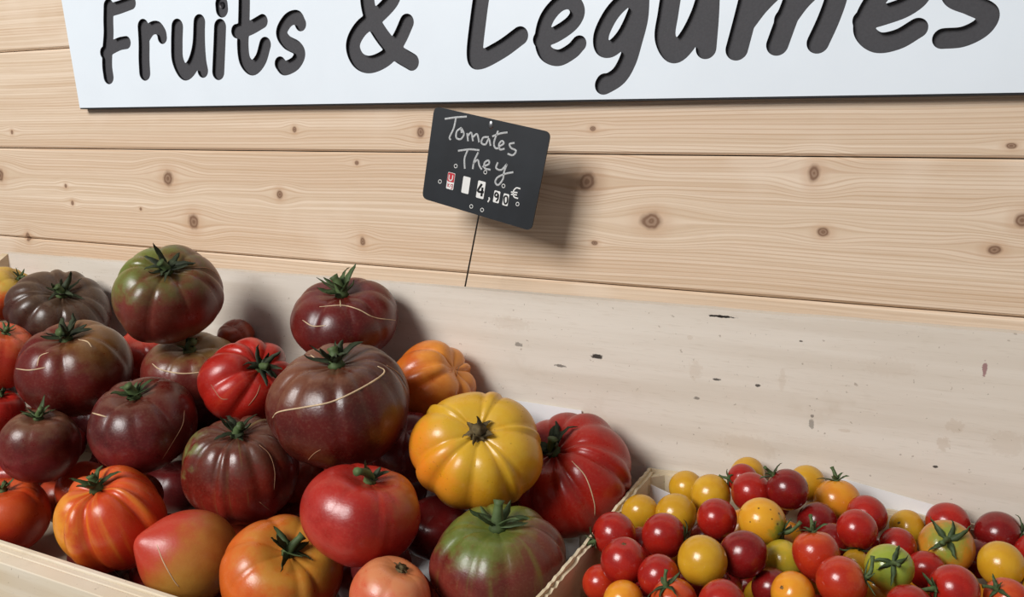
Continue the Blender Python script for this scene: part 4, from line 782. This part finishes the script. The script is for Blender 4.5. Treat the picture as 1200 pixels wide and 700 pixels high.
# key: cx, cy, width px, length ratio, stem px, colour, calyx (f flat, u upright, s scar), own label
CH = {
'c1':(750,601,43,1.05,None,None,'Y',None,'small oval yellow cherry tomato by the paper scrap in the crate corner'),'c2':(792,603,50,.96,None,None,'Y',None,'yellow cherry tomato behind the red one with a leafy stem'),'c3':(804,572,42,.95,None,None,'Y',None,'yellow cherry tomato against the crate back panel near its corner'),
'c3b':(806,582,30,.95,None,None,'R',None,'small red cherry tomato peeping out between yellow ones'),'c4':(778,628,55,.95,802,634,'R','f','red cherry tomato whose leafy stem touches a yellow one'),
'c5':(833,580,49,.93,None,None,'Y',None,'yellow cherry tomato behind a dull red one near the crate back'),'c6':(840,608,50,.95,None,None,'R',None,'red cherry tomato between the spotted yellow one and the leafy-stemmed red one'),'c7':(876,556,42,.95,None,None,'Y',None,'yellow cherry tomato behind the red one with a dry stem'),
'c8':(870,562,38,.95,856,561,'R','f','red cherry tomato with a dry stem at the back of the crate'),'c9':(881,578,50,.95,None,None,'R',None,'red cherry tomato directly behind the spotted yellow one'),
'c10':(893,611,57,1.0,914,622,'YS','f','yellow cherry tomato with brown spots and a green stem end'),'c11':(720,627,54,.95,693,636,'R','u','red cherry tomato with its stem over the crate rim'),
'c12':(731,658,56,1.0,731,640,'R','s','red cherry tomato showing a bare pale stem scar'),'c13':(772,675,51,.98,None,None,'R',None,'red cherry tomato just below the red one with a bare scar'),'c14':(823,657,60,1.0,None,None,'Y',None,'large plain yellow cherry tomato beside a tall dark red one'),
'c15':(871,650,57,1.05,None,None,'D',None,'tall dark red cherry tomato beside the large plain yellow one'),'c16':(704,684,44,1.0,None,None,'OR',None,'small orange-red cherry tomato against the crate side wall'),'c17':(731,704,48,1.0,None,None,'O',None,'orange cherry tomato below the red one with a bare scar'),
'c18':(790,706,58,.95,782,690,'OR','f','orange-red cherry tomato with a star of green sepals on top'),'c19':(846,708,58,1.0,None,None,'R',None,'red cherry tomato below the large plain yellow one'),'c20':(917,657,50,1.0,None,None,'YG',None,'greenish yellow cherry tomato behind the heart-shaped one'),
'd1':(923,574,50,1.0,905,556,'D','u','dark red cherry tomato with a curved stalk at the top of the heap'),'d2':(946,566,44,1.0,None,None,'Y',None,'yellow cherry tomato behind the dark red one with a curved stalk'),
'd3':(981,586,56,.9,980,563,'O','u','orange cherry tomato with tall curled sepals standing at the back'),'d4':(958,612,50,.95,None,None,'D',None,'dark red cherry tomato below the orange one with tall sepals'),
'd5':(1016,604,50,.95,None,None,'R',None,'red cherry tomato beside the orange one with tall sepals'),'d6':(1004,621,50,1.0,1004,642,'R','f','red cherry tomato with a flat green leaf at its lower end'),
'd7':(1063,618,44,.9,1055,614,'Y','s','yellow cherry tomato with a stalk stub by the back panel'),'d8':(1052,640,46,.95,None,None,'R',None,'red cherry tomato behind the greenish yellow one whose stem faces out'),
'd9':(1111,613,54,.95,None,None,'R',None,'red cherry tomato behind the large orange and green one'),'d10':(1109,641,70,.85,1110,634,'OG','f','large orange and green cherry tomato, stem facing out'),
'd11':(1170,626,60,.95,1197,628,'D','f','dark red cherry tomato with its stem turned sideways'),'d12':(1173,662,60,.95,None,None,'Y',None,'pale yellow cherry tomato below the dark red one with sideways stem'),
'd13':(956,651,58,1.05,953,625,'OR','u','heart-shaped orange-red cherry tomato with upright sepals'),'d14':(986,682,64,.95,1012,678,'OR','u','large orange-red cherry tomato with its stem pointing sideways'),
'd15':(1042,665,59,.98,1046,661,'YG','f','greenish yellow cherry tomato with its stem facing out'),'d16':(929,696,54,.95,918,690,'O','s','orange cherry tomato with a small stem scar'),
'd17':(1066,712,58,1.0,None,None,'R',None,'red cherry tomato below the greenish yellow one whose stem faces out'),'d18':(1118,690,62,.98,1100,690,'R','u','red cherry tomato with a green stalk against an orange and green one'),
'd19':(1180,703,58,.95,1171,694,'OR','u','orange-red cherry tomato with a stubby upright stem'),'d20':(1003,660,34,1.0,None,None,'Y',None,'very small yellow cherry tomato above the large orange-red one'),
'd21':(975,634,44,1.0,None,None,'D',None,'dark red cherry tomato behind the red one with a flat leaf'),'d22':(893,632,46,1.0,None,None,'D',None,'dark red cherry tomato in the gap below the spotted yellow one'),'d23':(905,690,50,1.0,None,None,'D',None,'dark red cherry tomato in the gap behind the orange one with a scar'),'d24':(1085,668,48,1.0,None,None,'R',None,'red cherry tomato in the gap below the large orange and green one'),
'd25':(1145,655,50,1.0,None,None,'D',None,'dark red cherry tomato in the gap beside the large orange and green one'),'d26':(905,588,44,1.0,None,None,'D',None,'dark red cherry tomato in the gap behind the spotted yellow one'),'d27':(1030,690,46,1,None,None,'Y',None,'yellow cherry tomato in the gap beneath the greenish yellow one'),'d28':(752,640,46,1,None,None,'R',None,'red cherry tomato in the gap behind the red one with a bare scar'),
'd29':(1215,650,56,1,None,None,'R',None,'red cherry tomato beside the dark red one with sideways stem'),'d30':(1225,690,56,1,None,None,'Y',None,'yellow cherry tomato beside the orange-red one with a stubby stem')}
rng = random.Random(21)
def cherry(P, a, q, Rm, colour, me, label, group):
    o = bpy.data.objects.new('cherry_tomato', me); COL.objects.link(o)
    if not me.materials: me.materials.append(CM['R'])
    o.material_slots[0].link = 'OBJECT'; o.material_slots[0].material = CM[colour]
    o.matrix_world = Matrix.Translation(P) @ Rm @ Matrix.Diagonal((a, a, a * q, 1))
    return tag(o, label, 'cherry tomato', group)
for i, (key, (cx, cy, w_, q, sx, sy, colr, cal, label)) in enumerate(CH.items()):
    w_ = eff(w_, cx); t = CHERRY_T[key]; a = w_ / 2 / F * t
    if sx is None: ax = Vector(ROT @ _n(np.array([rng.uniform(-1, 1), rng.uniform(-.1, 1), rng.uniform(.2, 1)])))   # stem turned away
    else: ax = axis_world(cx, cy, w_, q * 1.08, sx, sy)
    o = cherry(at(cx, cy, t), a, q, orient(ax, i * 1.3), colr, heart_me if key == 'd13' else cher_me[i % 4], label or LAB[colr], GC)
    if cal in ('f', 'u'):
        c = add('calyx', (ccal_me[i % 4] if cal == 'f' else cup_me[i % 2]), M_CALYX, o); c.location = (0, 0, .9)
        s = add('stalk', cst_me[i % 3], M_STALK, c)
    elif cal == 's':
        c = add('stem_scar', scar_me, M_CORK, o); c.location = (0, 0, .885)
HUE = {'R': 'red', 'D': 'dark red', 'OR': 'orange-red', 'Y': 'yellow', 'O': 'orange'}
for k, (x, y, z, r) in enumerate(CHERRY_FILL):
    colr = rng.choice(['R', 'D', 'R', 'OR', 'Y', 'D', 'O'])
    ax = Vector((rng.uniform(-1, 1), rng.uniform(0, 1), rng.uniform(-1, .1))).normalized()
    cherry(Vector((x, y, z)), r, 1.0, orient(ax, k), colr, cher_me[k % 4], HUE[colr] + ' cherry tomato buried under the top layer in the small crate', HUE[colr] + ' cherry tomatoes buried in the small crate')
